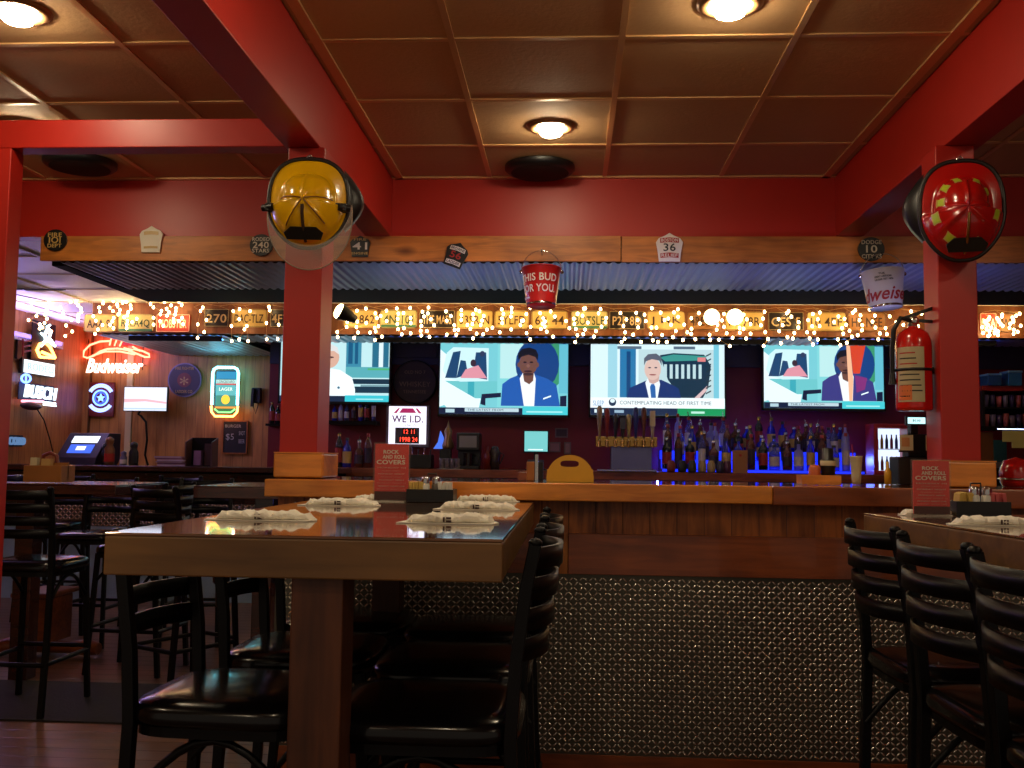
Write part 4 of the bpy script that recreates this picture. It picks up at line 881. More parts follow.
for row, (yy, zz) in enumerate(DX):
    x = X0+.045
    if row: x += R.uniform(0, .03)
    i = 0
    while x < X1-.04:
        k = R.randrange(12); nm = ['front step', 'middle step', 'top step'][row]
        if row == 0 and i % 3 == 1: k = [3, 8][i % 2]
        bottle(x, yy+R.uniform(-.006, .006), ZB0+zz+.002, k, '%s liquor bottle on the %s of the blue-lit shelf' % (BD[k % 5], nm), '%s liquor bottles on the %s' % (BD[k % 5], nm))
        x += R.uniform(.094, .108); i += 1
# small round pots in front
for i, px in enumerate((671, 682, 692, 702, 711, 720, 727)):
    x = xat(px, 8.38); c = [(120, 50, 40), (40, 44, 40), (60, 60, 40), (160, 140, 100), (170, 150, 110), (60, 60, 80), (90, 50, 80)][i]
    g = MB(); g.lathe([(0, 0), (.030, 0), (.036, .015), (.036, .07), (.026, .09), (.028, .1), (0, .102)], (x, 8.375, ZB0+.001), mat('pot_%d' % i, c, .35), 14); tag(g.build('jar'), '%s jar in the row before the blue-lit bottles' % ['reddish', 'dark green', 'olive', 'tan', 'pale tan', 'slate', 'plum'][i], 'jar', 'small jars before the bottle shelf')
Xa, Xb, Za, Zb_ = RC(733, 456, 747.5, 479, 8.36)
g = MB(); g.box(Xa, Xb, 8.35, 8.395, ZB0+.001, ZB0+.001+(Zb_-Za), mat('kraft_box', (160, 110, 70), .6)); g.prism(ell((Xa+Xb)/2, ZB0+.15, .012, .012, 12), (0, 8.35, 0), (1, 0, 0), (0, 0, 1), (0, -1, 0), rd, .001); tag(g.build('carton', bev=.001), 'plain tan carton standing before the blue-lit bottles', 'box')
# barrel head sign
P = at(415, 382, 8.9); t = thing('barrel_head_sign', 'dark round whiskey barrel head on the wall between the first two televisions', 'sign', P); r = 21.2*8.9/F
g = MB(); g.prism(ell(0, 0, r, r, 40), (0, .09, 0), (1, 0, 0), (0, 0, 1), (0, -1, 0), wood('barrel_wood', (30, 18, 14), (54, 34, 24), 'x', rough=.6, knots=False), .10); g.build('head', t, .002)
g = MB(); g.lathe([(r, -.02), (r+.008, -.02), (r+.008, .09), (r, .09)], (0, 0, 0), black, 40, ax=(0, 1, 0)); g.build('hoop', t)
g = MB(); bi = mat('barrel_ink', (120, 96, 70), .6); g.text('WHISKEY', (0, -.012, -.02), r*1.5, .045, bi); g.text('OLD NO 7', (0, -.012, .09), r*1.0, .03, bi); g.text('TENNESSEE', (0, -.012, -.09), r*1.1, .03, bi); g.build('lettering', t)
Xa, Xb, Za, Zb_ = RC(396, 344, 437, 358, 8.95); t2 = MB().box(Xa, Xb, 8.93, 8.995, Za, Zb_, mat('grey_panel', (46, 40, 46), .6)).build('wall_panel', bev=.004); tag(t2, 'dark grey panel on the wall above the whiskey barrel head', 'panel')
# WE I.D. sign
Xa, Xb, Za, Zb_ = RC(386, 405, 429, 447, 8.9); cx = (Xa+Xb)/2; cz = (Za+Zb_)/2; w2 = (Xb-Xa)/2; h2 = (Zb_-Za)/2
t = thing('lighted_sign', 'lit white sign reading WE I.D. with a red number display', 'sign', (cx, 8.9, cz))
g = MB(); g.box(-w2, w2, 0, .098, -h2, h2, mat('sign_grey', (120, 110, 115), .5)); g.build('case', t, .004)
g = MB(); g.box(-w2*.87, w2*.87, -.004, 0, -h2*.86, h2*.93, E((240, 236, 255), 1.1)); g.build('panel', t)
g = MB(); mg = mat('sign_maroon', (140, 20, 60), .5); vi = E((70, 24, 70), 1)
g.prism([(-.40*w2, .62*h2), (.40*w2, .62*h2), (.25*w2, .84*h2), (-.25*w2, .84*h2)], (0, -.004, 0), (1, 0, 0), (0, 0, 1), (0, -1, 0), E((150, 30, 80), 1), .002)
for q in (-1, 1): g.prism([(q*.52*w2, .60*h2), (q*.66*w2, .60*h2), (q*.45*w2, .84*h2), (q*.36*w2, .84*h2)], (0, -.004, 0), (1, 0, 0), (0, 0, 1), (0, -1, 0), E((150, 30, 80), 1), .002)
g.text('WE I.D.', (0, -.005, .33*h2), w2*1.45, h2*.34, vi, bold=.02); g.text('Over 21', (.03, -.005, .05*h2), w2*.5, h2*.12, E((60, 60, 140), 1), shear=.3); g.build('lettering', t)
g = MB(); g.box(-.56*w2, .56*w2, -.010, -.004, -h2*.84, -h2*.08, mat('sign_insert', (90, 84, 90), .4)); g.box(-.22*w2, .42*w2, -.012, -.010, -h2*.42, -h2*.12, bk); g.box(-.36*w2, .52*w2, -.012, -.010, -h2*.82, -h2*.46, bk)
g.text('12 11', (.1*w2, -.013, -.27*h2), w2*.5, h2*.2, E((255, 60, 40), 2.5)); g.text('1998 24', (.08*w2, -.013, -.64*h2), w2*.8, h2*.22, E((255, 60, 40), 2.5)); g.build('number_display', t)
# small wall shelf with bottles
Xa, Xb, Za, Zb_ = RC(330, 421, 378, 425, 8.88); tag(MB().box(Xa, Xb, 8.80, 8.995, Za, Zb_, black).build('wall_shelf'), 'narrow black wall shelf under the first television', 'shelf')
for i, px in enumerate((334, 340, 346, 353, 360, 366, 373)):
    bottle(xat(px, 8.88), 8.87, Zb_+.002, [1, 4, 0, 8, 6, 7, 10][i], ['small bottle at the left end of the wall shelf', 'second bottle from the left on the wall shelf', 'third bottle from the left on the wall shelf, pale label', 'fourth bottle from the left on the wall shelf, dark', 'tall pale-labelled bottle in the middle of the wall shelf', 'second bottle from the right end of the wall shelf', 'last bottle at the right end of the wall shelf'][i], 'bottles on the wall shelf').scale = (.62, .62, .55 if i < 4 else .8)
# back counter left: bottles, glasses, machines
for i, (px, k, lab) in enumerate(((339, 2, 'thin bottle just right of the left post on the back bar'), (347, 1, 'blue topped bottle behind the left end of the back bar'), (359, 3, 'amber bottle on the back bar left of the red menu'), (368, 8, 'dark bottle on the back bar right behind the red menu'))):
    bottle(xat(px, 8.6), 8.6, ZB0+.002, k, lab, 'bottles on the left end of the back bar')
t = thing('serving_tray', 'black bar mat tray on the back bar behind the black caddy', 'tray', (xat(418, 8.55), 8.55, ZB0+.001)); g = MB(); g.box(-.13, .13, -.1, .1, 0, .01, blackp); g.box(-.13, .13, -.1, -.09, .01, .12, blackp); g.box(-.13, .13, .09, .1, .01, .12, blackp); g.box(-.13, -.12, -.09, .09, .01, .12, blackp); g.box(.12, .13, -.09, .09, .01, .12, blackp); g.build('bin', t, .002)
g = MB()
for k in range(5): g.cyl((-.1+.05*k, 0, .01), (-.11+.055*k, .02, .17+.01*(k % 2)), .006, [blackp, chrome][k % 2], n=6)
g.build('stirrers', t)
for i, px in enumerate((442, 447.5, 452.5, 457.5)):
    g = MB(); g.lathe([(0, 0), (.02, 0), (.024, .09), (.022, .09), (.018, .006), (0, .006)], (xat(px, 8.45), 8.45, ZB0+.003), mat('drink_glass', (170, 160, 170), .1, trans=.7), 12); tag(g.build('drinking_glass'), 'drinking glass %s on the white mat of the back bar' % ['at the left end of four', 'second of four from the left', 'third of four from the left', 'at the right end of four'][i], 'glass', 'glasses on the back bar mat')
g = MB(); g.box(xat(438, 8.42), xat(463, 8.42), 8.39, 8.52, ZB0+.0005, ZB0+.0025, white); tag(g.build('bar_mat'), 'white cloth mat under the drinking glasses on the back bar', 'mat')
P = at(446, 449, 8.7); t = thing('table_lamp', 'small blue and gold figure lamp on a stand left of the coffee machine', 'lamp', (P.x, 8.68, ZB0+.001))
g = MB(); zz = zat(449, 8.68, 446)-ZB0; g.box(-.05, .05, -.04, .04, 0, zz, blackp); g.build('stand', t, .003)
g = MB(); g.lathe([(0, zz), (.05, zz+.002), (.055, zz+.03), (.03, zz+.1), (.035, zz+.16), (.012, zz+.2), (0, zz+.26)], (.02, 0, 0), mat('figure_gold', (150, 120, 80), .3, metal=.4), 14); g.prism([(-.11, zz), (-.03, zz), (-.02, zz+.1), (-.05, zz+.16), (-.07, zz+.06)], (0, .02, 0), (1, 0, 0), (0, 0, 1), (0, -1, 0), E((70, 110, 220), .9), .03); g.build('figure', t)
t = thing('coffee_machine', 'black coffee machine with grey top panel on the back bar', 'coffee machine', (xat(469, 8.6), 8.6, ZB0+.001)); hz = zat(433, 8.5, 469)-ZB0
g = MB(); g.box(-.10, .10, -.1, .12, 0, .03, blackp); g.box(-.10, .10, .02, .12, .03, hz, blackp); g.box(-.10, .10, -.1, .02, hz*.52, hz, blackp); g.build('body', t, .006)
g = MB(); g.box(-.075, .075, -.104, -.1, hz*.60, hz*.92, mat('grey_face', (130, 130, 130), .3)); g.build('panel', t); g = MB(); g.cyl((0, -.04, .032), (0, -.04, .14), .045, mat('carafe', (30, 24, 24), .1), n=14); g.tube([(.045, -.05, .12), (.085, -.06, .11), (.085, -.06, .05), (.045, -.05, .04)], .007, blackp, 6); g.build('carafe', t)
g = MB(); g.lathe([(0, 0), (.028, 0), (.03, .12), (.014, .16), (.014, .2), (0, .2)], (xat(487, 8.55), 8.55, ZB0+.001), mat('red_squeeze', (110, 26, 20), .3), 12); tag(g.build('sauce_bottle'), 'dark red bottle right of the coffee machine', 'bottle')
g = MB(); g.lathe([(0, 0), (.04, 0), (.045, .07), (.05, .14), (.03, .2), (0, .205)], (xat(495, 8.6), 8.6, ZB0+.001), mat('pitcher_grey', (60, 50, 50), .25), 14); g.tube([(xat(495, 8.6)+.045, 8.6, ZB0+.15), (xat(495, 8.6)+.08, 8.6, ZB0+.13), (xat(495, 8.6)+.045, 8.6, ZB0+.05)], .006, blackp, 6); tag(g.build('pitcher'), 'dark pitcher right of the coffee machine on the back bar', 'pitcher')
t = thing('monitor', 'small teal lit order monitor on the back bar under the second television', 'monitor', (xat(536, 8.5), 8.5, ZB0+.001)); z0 = zat(451.5, 8.5, 536)-ZB0; z1 = zat(431.5, 8.5, 536)-ZB0
g = MB(); g.box(-.11, .11, 0, .04, z0-.015, z1+.01, blackp); g.build('housing', t, .003); g = MB(); g.box(-.1, .1, -.002, 0, z0, z1, E((110, 190, 190), .9)); g.box(-.07, .06, -.003, -.002, z0+.01, z0+.02, E((210, 240, 240), 1)); g.build('screen', t)
g = MB(); g.box(-.02, .02, .02, .04, .01, z0, blackp); g.box(-.09, .09, -.07, .09, 0, .012, blackp); g.box(-.07, .07, -.05, -.02, .012, .09, mat('printer_blue', (60, 66, 90), .4)); g.build('stand', t, .002)
for a, lab in (((555, 428, 568, 437.5), 'small framed note on the wall right of the order monitor'), ((549, 442, 560.5, 452), 'pale card on the wall just below the framed note'), ((564, 442, 571, 454), 'narrow grey card on the wall right of the pale card')):
    Xa, Xb, Za, Zb_ = RC(*a, 8.97); g = MB(); g.box(Xa, Xb, 8.985, 8.999, Za, Zb_, mat('frame_grey', (110, 90, 84), .5)); g.box(Xa+.012, Xb-.012, 8.983, 8.985, Za+.012, Zb_-.012, mat('note_dark', (60, 40, 44), .5) if a[0] == 555 else mat('note_pale', (150, 110, 100), .5)); tag(g.build('framed_notice'), lab, 'notice', 'notices on the maroon wall')
# red bottle cooler
Xa, Xb, Za, Zb_ = RC(874, 424, 912, 466, 8.5); cx = (Xa+Xb)/2; w2 = (Xb-Xa)/2
t = thing('bottle_cooler', 'small red-framed bottle cooler with lit shelves behind the cash terminal', 'cooler', (cx, 8.5, ZB0+.001)); hh = Zb_-ZB0
g = MB(); rc = mat('cooler_red', (170, 36, 44), .4); b_ = .036
for q in ((-w2, w2, 0, b_), (-w2, w2, hh-b_, hh), (-w2, -w2+b_, b_, hh-b_), (w2-b_, w2, b_, hh-b_)): g.box(q[0], q[1], 0, .22, q[2], q[3], rc)
g.box(-w2, w2, .22, .24, 0, hh, rc); g.build('cabinet', t, .004); g = MB(); g.box(-w2+b_, w2-b_, .20, .218, b_, hh-b_, E((200, 215, 250), 1.1)); g.build('back_light', t)
g = MB(); g.box(-w2+b_, w2-b_, .02, .2, hh*.5, hh*.5+.006, white); g.build('shelf', t)
for row in range(2):
    for i in range(6):
        x = cx-w2+b_+.02+i*(2*w2-2*b_-.04)/5; z = ZB0+(b_+.003 if row == 0 else hh*.5+.009)
        g = MB(); c = [(30, 50, 150), (150, 40, 60), (40, 60, 170), (190, 150, 60), (30, 40, 120), (160, 60, 100)][(i+row*2) % 6]; g.lathe([(0, 0), (.013, 0), (.013, .07), (.006, .10), (.006, .12), (0, .12)], (x, 8.6, z), mat('cooler_bottle_%d' % ((i+row*2) % 6), c, .3), 10)
        tag(g.build('beer_bottle'), '%s bottle on the %s shelf inside the red-framed cooler' % (['blue', 'red', 'navy', 'golden', 'dark blue', 'pink'][(i+row*2) % 6], 'upper' if row else 'lower'), 'bottle', 'bottles in the cooler')
# ================================================================== LEFT ROOM
YW = 9.58
def neon(g, pts, r, m): g.tube(pts, r, m, 6)
# bar sign with hat outline
red_n = E((255, 96, 70), 7.0); pinkw = E((255, 210, 190), 2.6); blue_n = E((90, 130, 255), 4); cyan_n = E((120, 235, 255), 6); white_n = E((225, 245, 255), 2.4); orange_n = E((255, 150, 70), 7.0)
def wp(zx, zy): return at(zx/4, 290+zy/4, YW-.06)      # points read off the wall sign
P0 = at(116, 358, YW-.06)
t = thing('neon_sign', 'red neon sign of a brimmed hat over white Budweiser script on the paneled wall', 'neon sign', P0); L_ = lambda a: [wp(x, y)-P0 for x, y in a]
g = MB(); neon(g, L_([(440, 204), (400, 206), (360, 220), (336, 244), (332, 266), (350, 272), (376, 262), (400, 246), (430, 236), (470, 234), (510, 240), (550, 256), (580, 268), (598, 268), (596, 256), (570, 244), (535, 236)]), .010, red_n)
for a in ([(446, 190), (438, 222)], [(468, 194), (458, 224)], [(490, 200), (478, 226)], [(372, 262), (420, 246), (480, 246), (540, 258)], [(495, 232), (530, 240)], [(530, 226), (560, 244)]): neon(g, L_(a), .009, red_n)
g.build('hat_tube', t); a = at(115, 366, YW-.07); b_ = at(145, 366, YW-.07)
g = MB(); g.text('Budweiser', a-P0, .58, .145, pinkw, shear=.35, bold=.022, depth=.015); g.build('script_tube', t)
for zx in (350, 460, 570): g = MB(); q = wp(zx, 300)-P0; g.tube([q+Vector((0, .079, 0)), q+Vector((0, 0, 0)), q+Vector((0, 0, .26)), q+Vector((0, 0, -.05))], .004, black, 6); g.build('mount', t)
g = MB(); Xa, Xb, Za, Zb_ = RC(124, 338, 150, 346, YW); g.box(Xa, Xb, YW-.05, YW, Za, Zb_, E((190, 20, 14), 1.0)); tag(g.build('glowing_box', bev=.004), 'small glowing red light box above the right end of the neon hat', 'light')
# round blue neon
P = at(101, 398, YW-.05); t = thing('neon_sign', 'round blue neon sign with arched bars on a red board', 'neon sign', P)
g = MB(); g.box(-.135, .12, .03, .05, -.185, .16, mat('sign_board_red', (120, 26, 22), .5)); g.build('backing', t, .003)
for rr, s0, s1, th, mt in ((.075, 0, 2*pi, .008, blue_n), (.055, 0, 2*pi, .006, E((60, 90, 230), 1.6))): g = MB(); g.tube([(rr*cos(2*pi*i/20), -.01, rr*sin(2*pi*i/20)) for i in range(20)], th, mt, 6, closed=True); g.build('ring_tube', t)
for a0, a1 in ((30, 150), (215, 325)):
    g = MB(); 
    for rr in (.115, .135): g.tube([(rr*cos(RAD(a0+(a1-a0)*i/14)), -.01, rr*sin(RAD(a0+(a1-a0)*i/14))) for i in range(15)], .009, E((150, 170, 255), 2.0), 6)
    g.build('arch_tube', t)
g = MB(); g.prism([(.045*(1 if i % 2 == 0 else .45)*cos(pi/2+i*pi/5), .045*(1 if i % 2 == 0 else .45)*sin(pi/2+i*pi/5)) for i in range(10)], (0, .0, 0), (1, 0, 0), (0, 0, 1), (0, -1, 0), blue_n, .01); g.build('star', t)
# wall screen with cable arm
Xa, Xb, Za, Zb_ = RC(123.5, 386.5, 167.5, 411.5, YW-.2); cx = (Xa+Xb)/2; cz = (Za+Zb_)/2; w2 = (Xb-Xa)/2; h2 = (Zb_-Za)/2
t = thing('wall_screen', 'bright white wall screen on an arm between the neon signs', 'screen', (cx, YW-.2, cz))
g = MB(); g.box(-w2, w2, 0, .03, -h2, h2, blackp); g.build('housing', t, .003)
s = Scr(-w2+.008, w2-.008, -h2+.008, h2-.008, -.001); s.rect(0, 0, 1, 1, (235, 238, 255), 1.15); s.poly([(0, .35), (.5, .4), (1, .3), (1, .38), (.5, .5), (0, .5)], (245, 190, 200)); s.rect(0, .05, 1, .12, (200, 225, 255)); s.g.build('screen', t)
g = MB(); q = lambda x, y: at(x, y, YW-.12)-Vector((cx, YW-.2, cz)); g.tube([(-.04, .03, -h2+.03), q(138, 414), q(141, 416), q(146, 422), q(147, 440), q(145, 455), q(148, 466)], .011, black, 6); g.tube([(0, .03, 0), (0, .199, 0)], .02, black, 6); g.build('arm', t)
# round dart-style sign
P = at(184.5, 380, YW-.02); t = thing('round_sign', 'round dark blue sign with red centre on the paneled wall', 'sign', P); r = 17.5*YW/F
g = MB(); g.prism(ell(0, 0, r, r, 40), (0, .019, 0), (1, 0, 0), (0, 0, 1), (0, -1, 0), mat('sign_grey_rim', (110, 110, 140), .4, metal=.5), .02); g.build('rim', t)
g = MB(); g.prism(ell(0, 0, r*.93, r*.93, 40), (0, -.001, 0), (1, 0, 0), (0, 0, 1), (0, -1, 0), mat('sign_navy', (22, 24, 60), .4), .004); g.prism(ell(0, 0, r*.42, r*.42, 30), (0, -.005, 0), (1, 0, 0), (0, 0, 1), (0, -1, 0), mat('sign_red2', (110, 26, 30), .4), .003); g.build('face', t)
g = MB(); g.text('FIRE FIGHTER', (0, -.005, r*.68), r*1.1, .03, gd); g.text('LADDER CO', (0, -.005, -r*.68), r*1.0, .03, gd); g.text('*', (0, -.008, -.01), r*.5, r*.5, gd); g.build('lettering', t)
# neon beer can
P = at(226, 392, YW-.08); t = thing('neon_can_sign', 'neon beer can sign with cyan outline and yellow glass on the paneled wall', 'neon sign', P); s_ = YW/F
w2 = 12.5*s_; h2 = 24*s_
g = MB(); out = [(-.8, -1), (.8, -1), (1, -.82), (1, .82), (.8, 1), (-.8, 1), (-1, .82), (-1, -.82)]; g.prism([(x*w2*.92, y*h2*.92) for x, y in out], (0, .02, 0), (1, 0, 0), (0, 0, 1), (0, -1, 0), mat('can_board', (30, 60, 70), .4), .02); g.build('can_board', t)
g = MB(); k = -.002
def rq(x0, x1, z0, z1, c, e=1.0): g.box(x0*w2, x1*w2, -.004, -.0005, z0*h2, z1*h2, E(c, e))
rq(-.8, .8, .55, .86, (40, 130, 170)); rq(-.82, .82, .36, .52, (170, 220, 210)); rq(-.82, .82, .30, .355, (200, 70, 60)); rq(-.82, .82, -.15, .295, (90, 170, 170)); rq(-.82, .82, -.6, -.16, (60, 130, 110)); rq(-.85, .85, -.70, -.61, (220, 150, 60)); rq(-.7, .7, -.88, -.71, (60, 110, 60)); g.text('LONGBOARD', (0, -.006, .43*h2), w2*1.4, h2*.12, E((90, 40, 60), 1)); g.text('LAGER', (0, -.006, .12*h2), w2*1.1, h2*.14, E((230, 240, 220), 1.2))
g.prism(ell(0, -.32*h2, w2*.35, h2*.2, 18), (0, -.005, 0), (1, 0, 0), (0, 0, 1), (0, -1, 0), E((235, 180, 50), 1.3), .003); g.build('picture', t)
g = MB(); g.tube([(x*w2, -.03, z*h2) for x, z in ((-1.05, -.55), (-1.05, .8), (-.95, .95), (-.7, 1.03), (.7, 1.03), (.95, .95), (1.05, .8), (1.05, -.55))], .013, cyan_n, 8); g.build('cyan_tube', t); MB().cyl((0, .02, .1), (0, .098, .1), .02, black).build('mount', t)
g = MB(); g.tube([(x*w2, -.03, z*h2) for x, z in ((-1.1, -.60), (-1.05, -.85), (-.75, -1.03), (.75, -1.03), (1.05, -.85), (1.1, -.60))], .011, orange_n, 8); g.build('orange_tube', t)
g = MB(); g.tube([(x*w2, -.02, z*h2) for x, z in ((-.85, -.72), (-.5, -.86), (.5, -.86), (.85, -.72))], .008, E((120, 240, 120), 2.0), 8); g.build('green_tube', t)
# chalkboard
Xa, Xb, Za, Zb_ = RC(222.5, 420.5, 248, 454, YW); cx = (Xa+Xb)/2; cz = (Za+Zb_)/2; w2 = (Xb-Xa)/2; h2 = (Zb_-Za)/2
t = thing('chalkboard', 'small chalkboard price sign with S5 below the neon can', 'chalkboard', (cx, YW-.01, cz)); g = MB(); g.box(-w2, w2, 0, .015, -h2, h2, mat('chalk_black', (24, 28, 38), .6)); g.build('board', t, .002)
g = MB()
for q in ((-w2, w2, -h2, -h2+.012), (-w2, w2, h2-.012, h2), (-w2, -w2+.012, -h2, h2), (w2-.012, w2, -h2, h2)): g.box(q[0], q[1], -.008, 0, q[2], q[3], pineZ)
g.build('frame', t); g = MB(); ck = mat('chalk', (170, 180, 190), .7); g.text('$5', (-.05, -.002, -.0), .08, .07, ck); g.text('BURGER', (-.02, -.002, .11), .16, .03, ck); g.text('SHOT', (.07, -.002, .04), .06, .04, ck); g.text('BEER', (.07, -.002, -.04), .06, .04, ck); g.build('lettering', t)
# telephone-like box at the wall edge
P = at(257.5, 401, 9.57); t = thing('wall_telephone', 'black wall telephone with hanging cord at the edge of the paneling', 'telephone', P); g = MB(); g.box(-.05, .04, -.04, .01, -.02, .13, blackp); g.build('base', t, .006); g = MB(); g.obox((-.03, -.06, .03), (.012, 0, 0), (0, .018, 0), (.004, 0, .09), blackp); g.tube([(-.02, -.06, -.06), (0, -.05, -.13), (.02, -.045, -.05), (.02, -.03, 0)], .005, blackp, 6); g.build('handset', t, .004)
for i, px in enumerate((271, 277)):
    bottle(xat(px, 8.9), 8.9, zat(423.5, 8.9, 274), [2, 7][i], 'dark bottle on the little ledge left of the left post, the %s of two' % ['left', 'right'][i], 'bottles on the little ledge').scale = (.7, .7, .65)
Xa, Xb, Za, Zb_ = RC(267, 424, 281, 426, 8.9); tag(MB().box(Xa, Xb, 8.85, 8.998, Za, zat(423.5, 8.9, 274)-.002, black).build('wall_ledge'), 'little black ledge on the maroon wall left of the left post', 'shelf')
t = thing('light_strip', 'long added purple fill light channel along the top of the left wall', 'led strip', (-4.83, 7.4, 2.24)); g = MB(); g.box(-.04, .0, -1.65, 1.65, -.05, .02, white); g.build('channel', t); g = MB(); g.box(0, .012, -1.6, 1.6, -.02, .01, E((150, 120, 255), 2)); g.build('strip', t)  # invented channel and glowing face for the added purple fill
# ---- left wall signs (on the wall x = -4.87)
XWl = -4.80
def atx(px, py, X=XWl):
    d = fw+RT*((px-512)/F)-UP*((py-384)/F); return CAM+d*(X/d.x)
def wsign(name, label, cat, c):
    P = atx(*c); return thing(name, label, cat, P), P
t, P = wsign('neon_sign', 'orange and white neon sign of a bucking horse and rider on the left wall', 'neon sign', (45, 342)); Q = lambda a: [atx(x, y)-P for x, y in a]
g = MB(); neon(g, Q([(40, 357), (37, 350), (40, 344), (46, 343), (50, 347), (55, 357), (47, 354), (42, 352)]), .014, orange_n); neon(g, Q([(38, 352), (40, 357), (55, 358)]), .012, orange_n); neon(g, Q([(41, 346), (46, 340), (50, 342), (55, 346)]), .014, white_n); g.build('horse_tube', t)
g = MB(); neon(g, Q([(46, 342), (45, 334), (48, 328), (51, 332), (49, 338), (53, 343)]), .014, white_n); neon(g, Q([(44, 336), (41, 333)]), .01, white_n); neon(g, Q([(47, 327), (50, 325)]), .012, white_n); neon(g, Q([(46, 333), (52, 331)]), .01, orange_n); g.build('rider_tube', t)
g = MB(); q = atx(45, 342)-P; g.box(-.02, -.012, -.2, .2, -.18, .18, black); g.build('backing', t)
def ltext(t, P, tx, x0, y0, x1, y1, m, name, shear=0, bold=.02, depth=.02):
    a = atx((x0+x1)/2, (y0+y1)/2); A = atx(x0, (y0+y1)/2); Bq = atx(x1, (y0+y1)/2); h = abs(atx((x0+x1)/2, y0).z-atx((x0+x1)/2, y1).z)
    g = MB(); g.text(tx, a-P, abs(Bq.y-A.y), h, m, x=(0, 1, 0), y=(0, 0, 1), z=(1, 0, 0), shear=shear, bold=bold, depth=depth); g.build(name, t)
def lbox(t, P, x0, y0, x1, y1, m, name, off=-.03, th=.02):
    A = atx(x0, (y0+y1)/2); Bq = atx(x1, (y0+y1)/2); zt_ = atx((x0+x1)/2, y0).z; z0_ = atx((x0+x1)/2, y1).z
    g = MB(); g.box(off-th, off, A.y-P.y, Bq.y-P.y, z0_-P.z, zt_-P.z, m); g.build(name, t)
t, P = wsign('lighted_sign', 'glaring white lighted letter sign under the neon horse', 'sign', (41, 368)); lbox(t, P, 24, 360.5, 57, 375.5, blackp, 'case', -.02, .03); lbox(t, P, 26, 362, 56, 374.5, E((235, 248, 255), 1.6), 'panel', -.012, .008); ltext(t, P, 'RODEO', 28, 364.5, 54, 372, E((170, 200, 230), 1), 'lettering', depth=.004)
t, P = wsign('neon_sign', 'blue and white neon BUSCH sign on the left wall', 'neon sign', (39, 394)); ltext(t, P, 'BUSCH', 24, 386, 56, 399, E((225, 245, 255), 1.5), 'letter_tube', .2, .015); lbox(t, P, 22, 384, 57, 401, mat('neon_back_blue', (8, 12, 70), .7), 'backing', -.03, .008)
g = MB(); neon(g, [atx(22, 401)-P, atx(43, 401.5)-P], .012, E((255, 150, 170), 2)); g.build('underline_tube', t); ltext(t, P, 'BEER', 43, 402, 55, 406, white_n, 'small_letter_tube')
t, P = wsign('neon_sign', 'small blue neon emblem above the BUSCH sign', 'neon sign', (26, 378.5)); g = MB(); g.tube([atx(26+4.5*cos(a), 378.5+4*sin(a))-P for a in [2*pi*i/14 for i in range(14)]], .010, blue_n, 6, closed=True); g.tube([atx(26, 376)-P, atx(26, 381)-P], .008, blue_n, 6); g.build('emblem_tube', t)
t, P = wsign('neon_sign', 'unlit dark red neon sign left of the bucking horse', 'neon sign', (27, 347)); g = MB()
for y in (342, 347, 352): neon(g, [atx(23, y)-P, atx(31, y-1.5)-P], .008, mat('dim_neon', (130, 30, 24), .4))
neon(g, [atx(23, 339)-P, atx(23, 356)-P], .008, mat('dim_neon', (130, 30, 24), .4)); g.build('letter_tube', t); lbox(t, P, 21, 334, 34, 360, blackp, 'backing')
t, P = wsign('wall_vent', 'dark oval light fixture under the BUSCH sign', 'light fixture', (31, 406)); g = MB(); g.sph((0, 0, 0), .17, mat('dim_plum', (60, 26, 40), .5), 14, (.25, 1, .22)); g.build('shell', t); g = MB(); g.tube([(0, .1, -.02)]+[atx(x, y)-P for x, y in ((44, 420), (50, 440), (53, 452))], .006, black, 6); g.build('cord', t)
t, P = wsign('lighted_sign', 'faint pale blue lit letters low on the left wall beside the post', 'sign', (16, 441)); ltext(t, P, 'COLD', 8, 437, 24, 445, E((110, 150, 200), .5), 'lettering'); lbox(t, P, 7, 435, 26, 446.5, mat('pale_board', (30, 24, 34), .6), 'backing', -.03, .01)
# ceiling fan in the back room
P = at(8, 292, 7.0); t = thing('ceiling_fan', 'dark ceiling fan partly hidden behind the left post, one blade showing', 'ceiling fan', (P.x-.15, 7.0, P.z+.02))
g = MB(); g.lathe([(0, -.06), (.07, -.05), (.1, 0), (.09, .05), (.02, .07), (.02, 2.46-P.z-.025)], (0, 0, 0), darkc, 20); g.build('motor', t)
for k in range(5):
    a = RAD(4+72*k); g = MB(); d = Vector((cos(a), sin(a), 0)); n_ = Vector((-sin(a), cos(a), 0)); pts = [(.09, -.03), (.2, -.055), (.5, -.065), (.56, -.03), (.56, .03), (.5, .065), (.2, .055), (.09, .03)]; g.prism(pts, (0, 0, 0), d, n_*.96+Vector((0, 0, .2)), (0, 0, 1), mat('fan_blade', (30, 20, 26), .4), .008); g.build('blade', t)
# ---- items on the far left counter
zt_ = zt; Yc = 8.05
def on(px): return xat(px, Yc, 460)
t = thing('game_terminal', 'countertop game terminal with bright blue screen on the far left counter', 'game machine', (on(80), Yc+.12, zt_+.001), RAD(-12))
g = MB(); S = [(-.16, 0), (.14, 0), (.17, .05), (.17, .27), (.02, .27), (-.14, .06)]
g.v = []; g.prism([(a, b) for a, b in S], (-.2, 0, 0), (0, 1, 0), (0, 0, 1), (1, 0, 0), mat('terminal_navy', (20, 24, 50), .35), .40); g.build('cabinet', t, .005)
g = MB(); n_ = Vector((0, -.80, .61)); u_ = Vector((0, .61, .80)); c0 = Vector((0, -.055, .168))+n_*.002
g.obox(c0+u_*.055, (.13, 0, 0), u_*.035, n_*.002, E((225, 238, 255), 1.4)); g.obox(c0-u_*.045, (.12, 0, 0), u_*.045, n_*.002, E((50, 90, 220), 1.2)); g.obox(c0-u_*.04+n_*.003, (.045, 0, 0), u_*.02, n_*.001, E((230, 230, 240), 1.3)); g.build('screen', t)
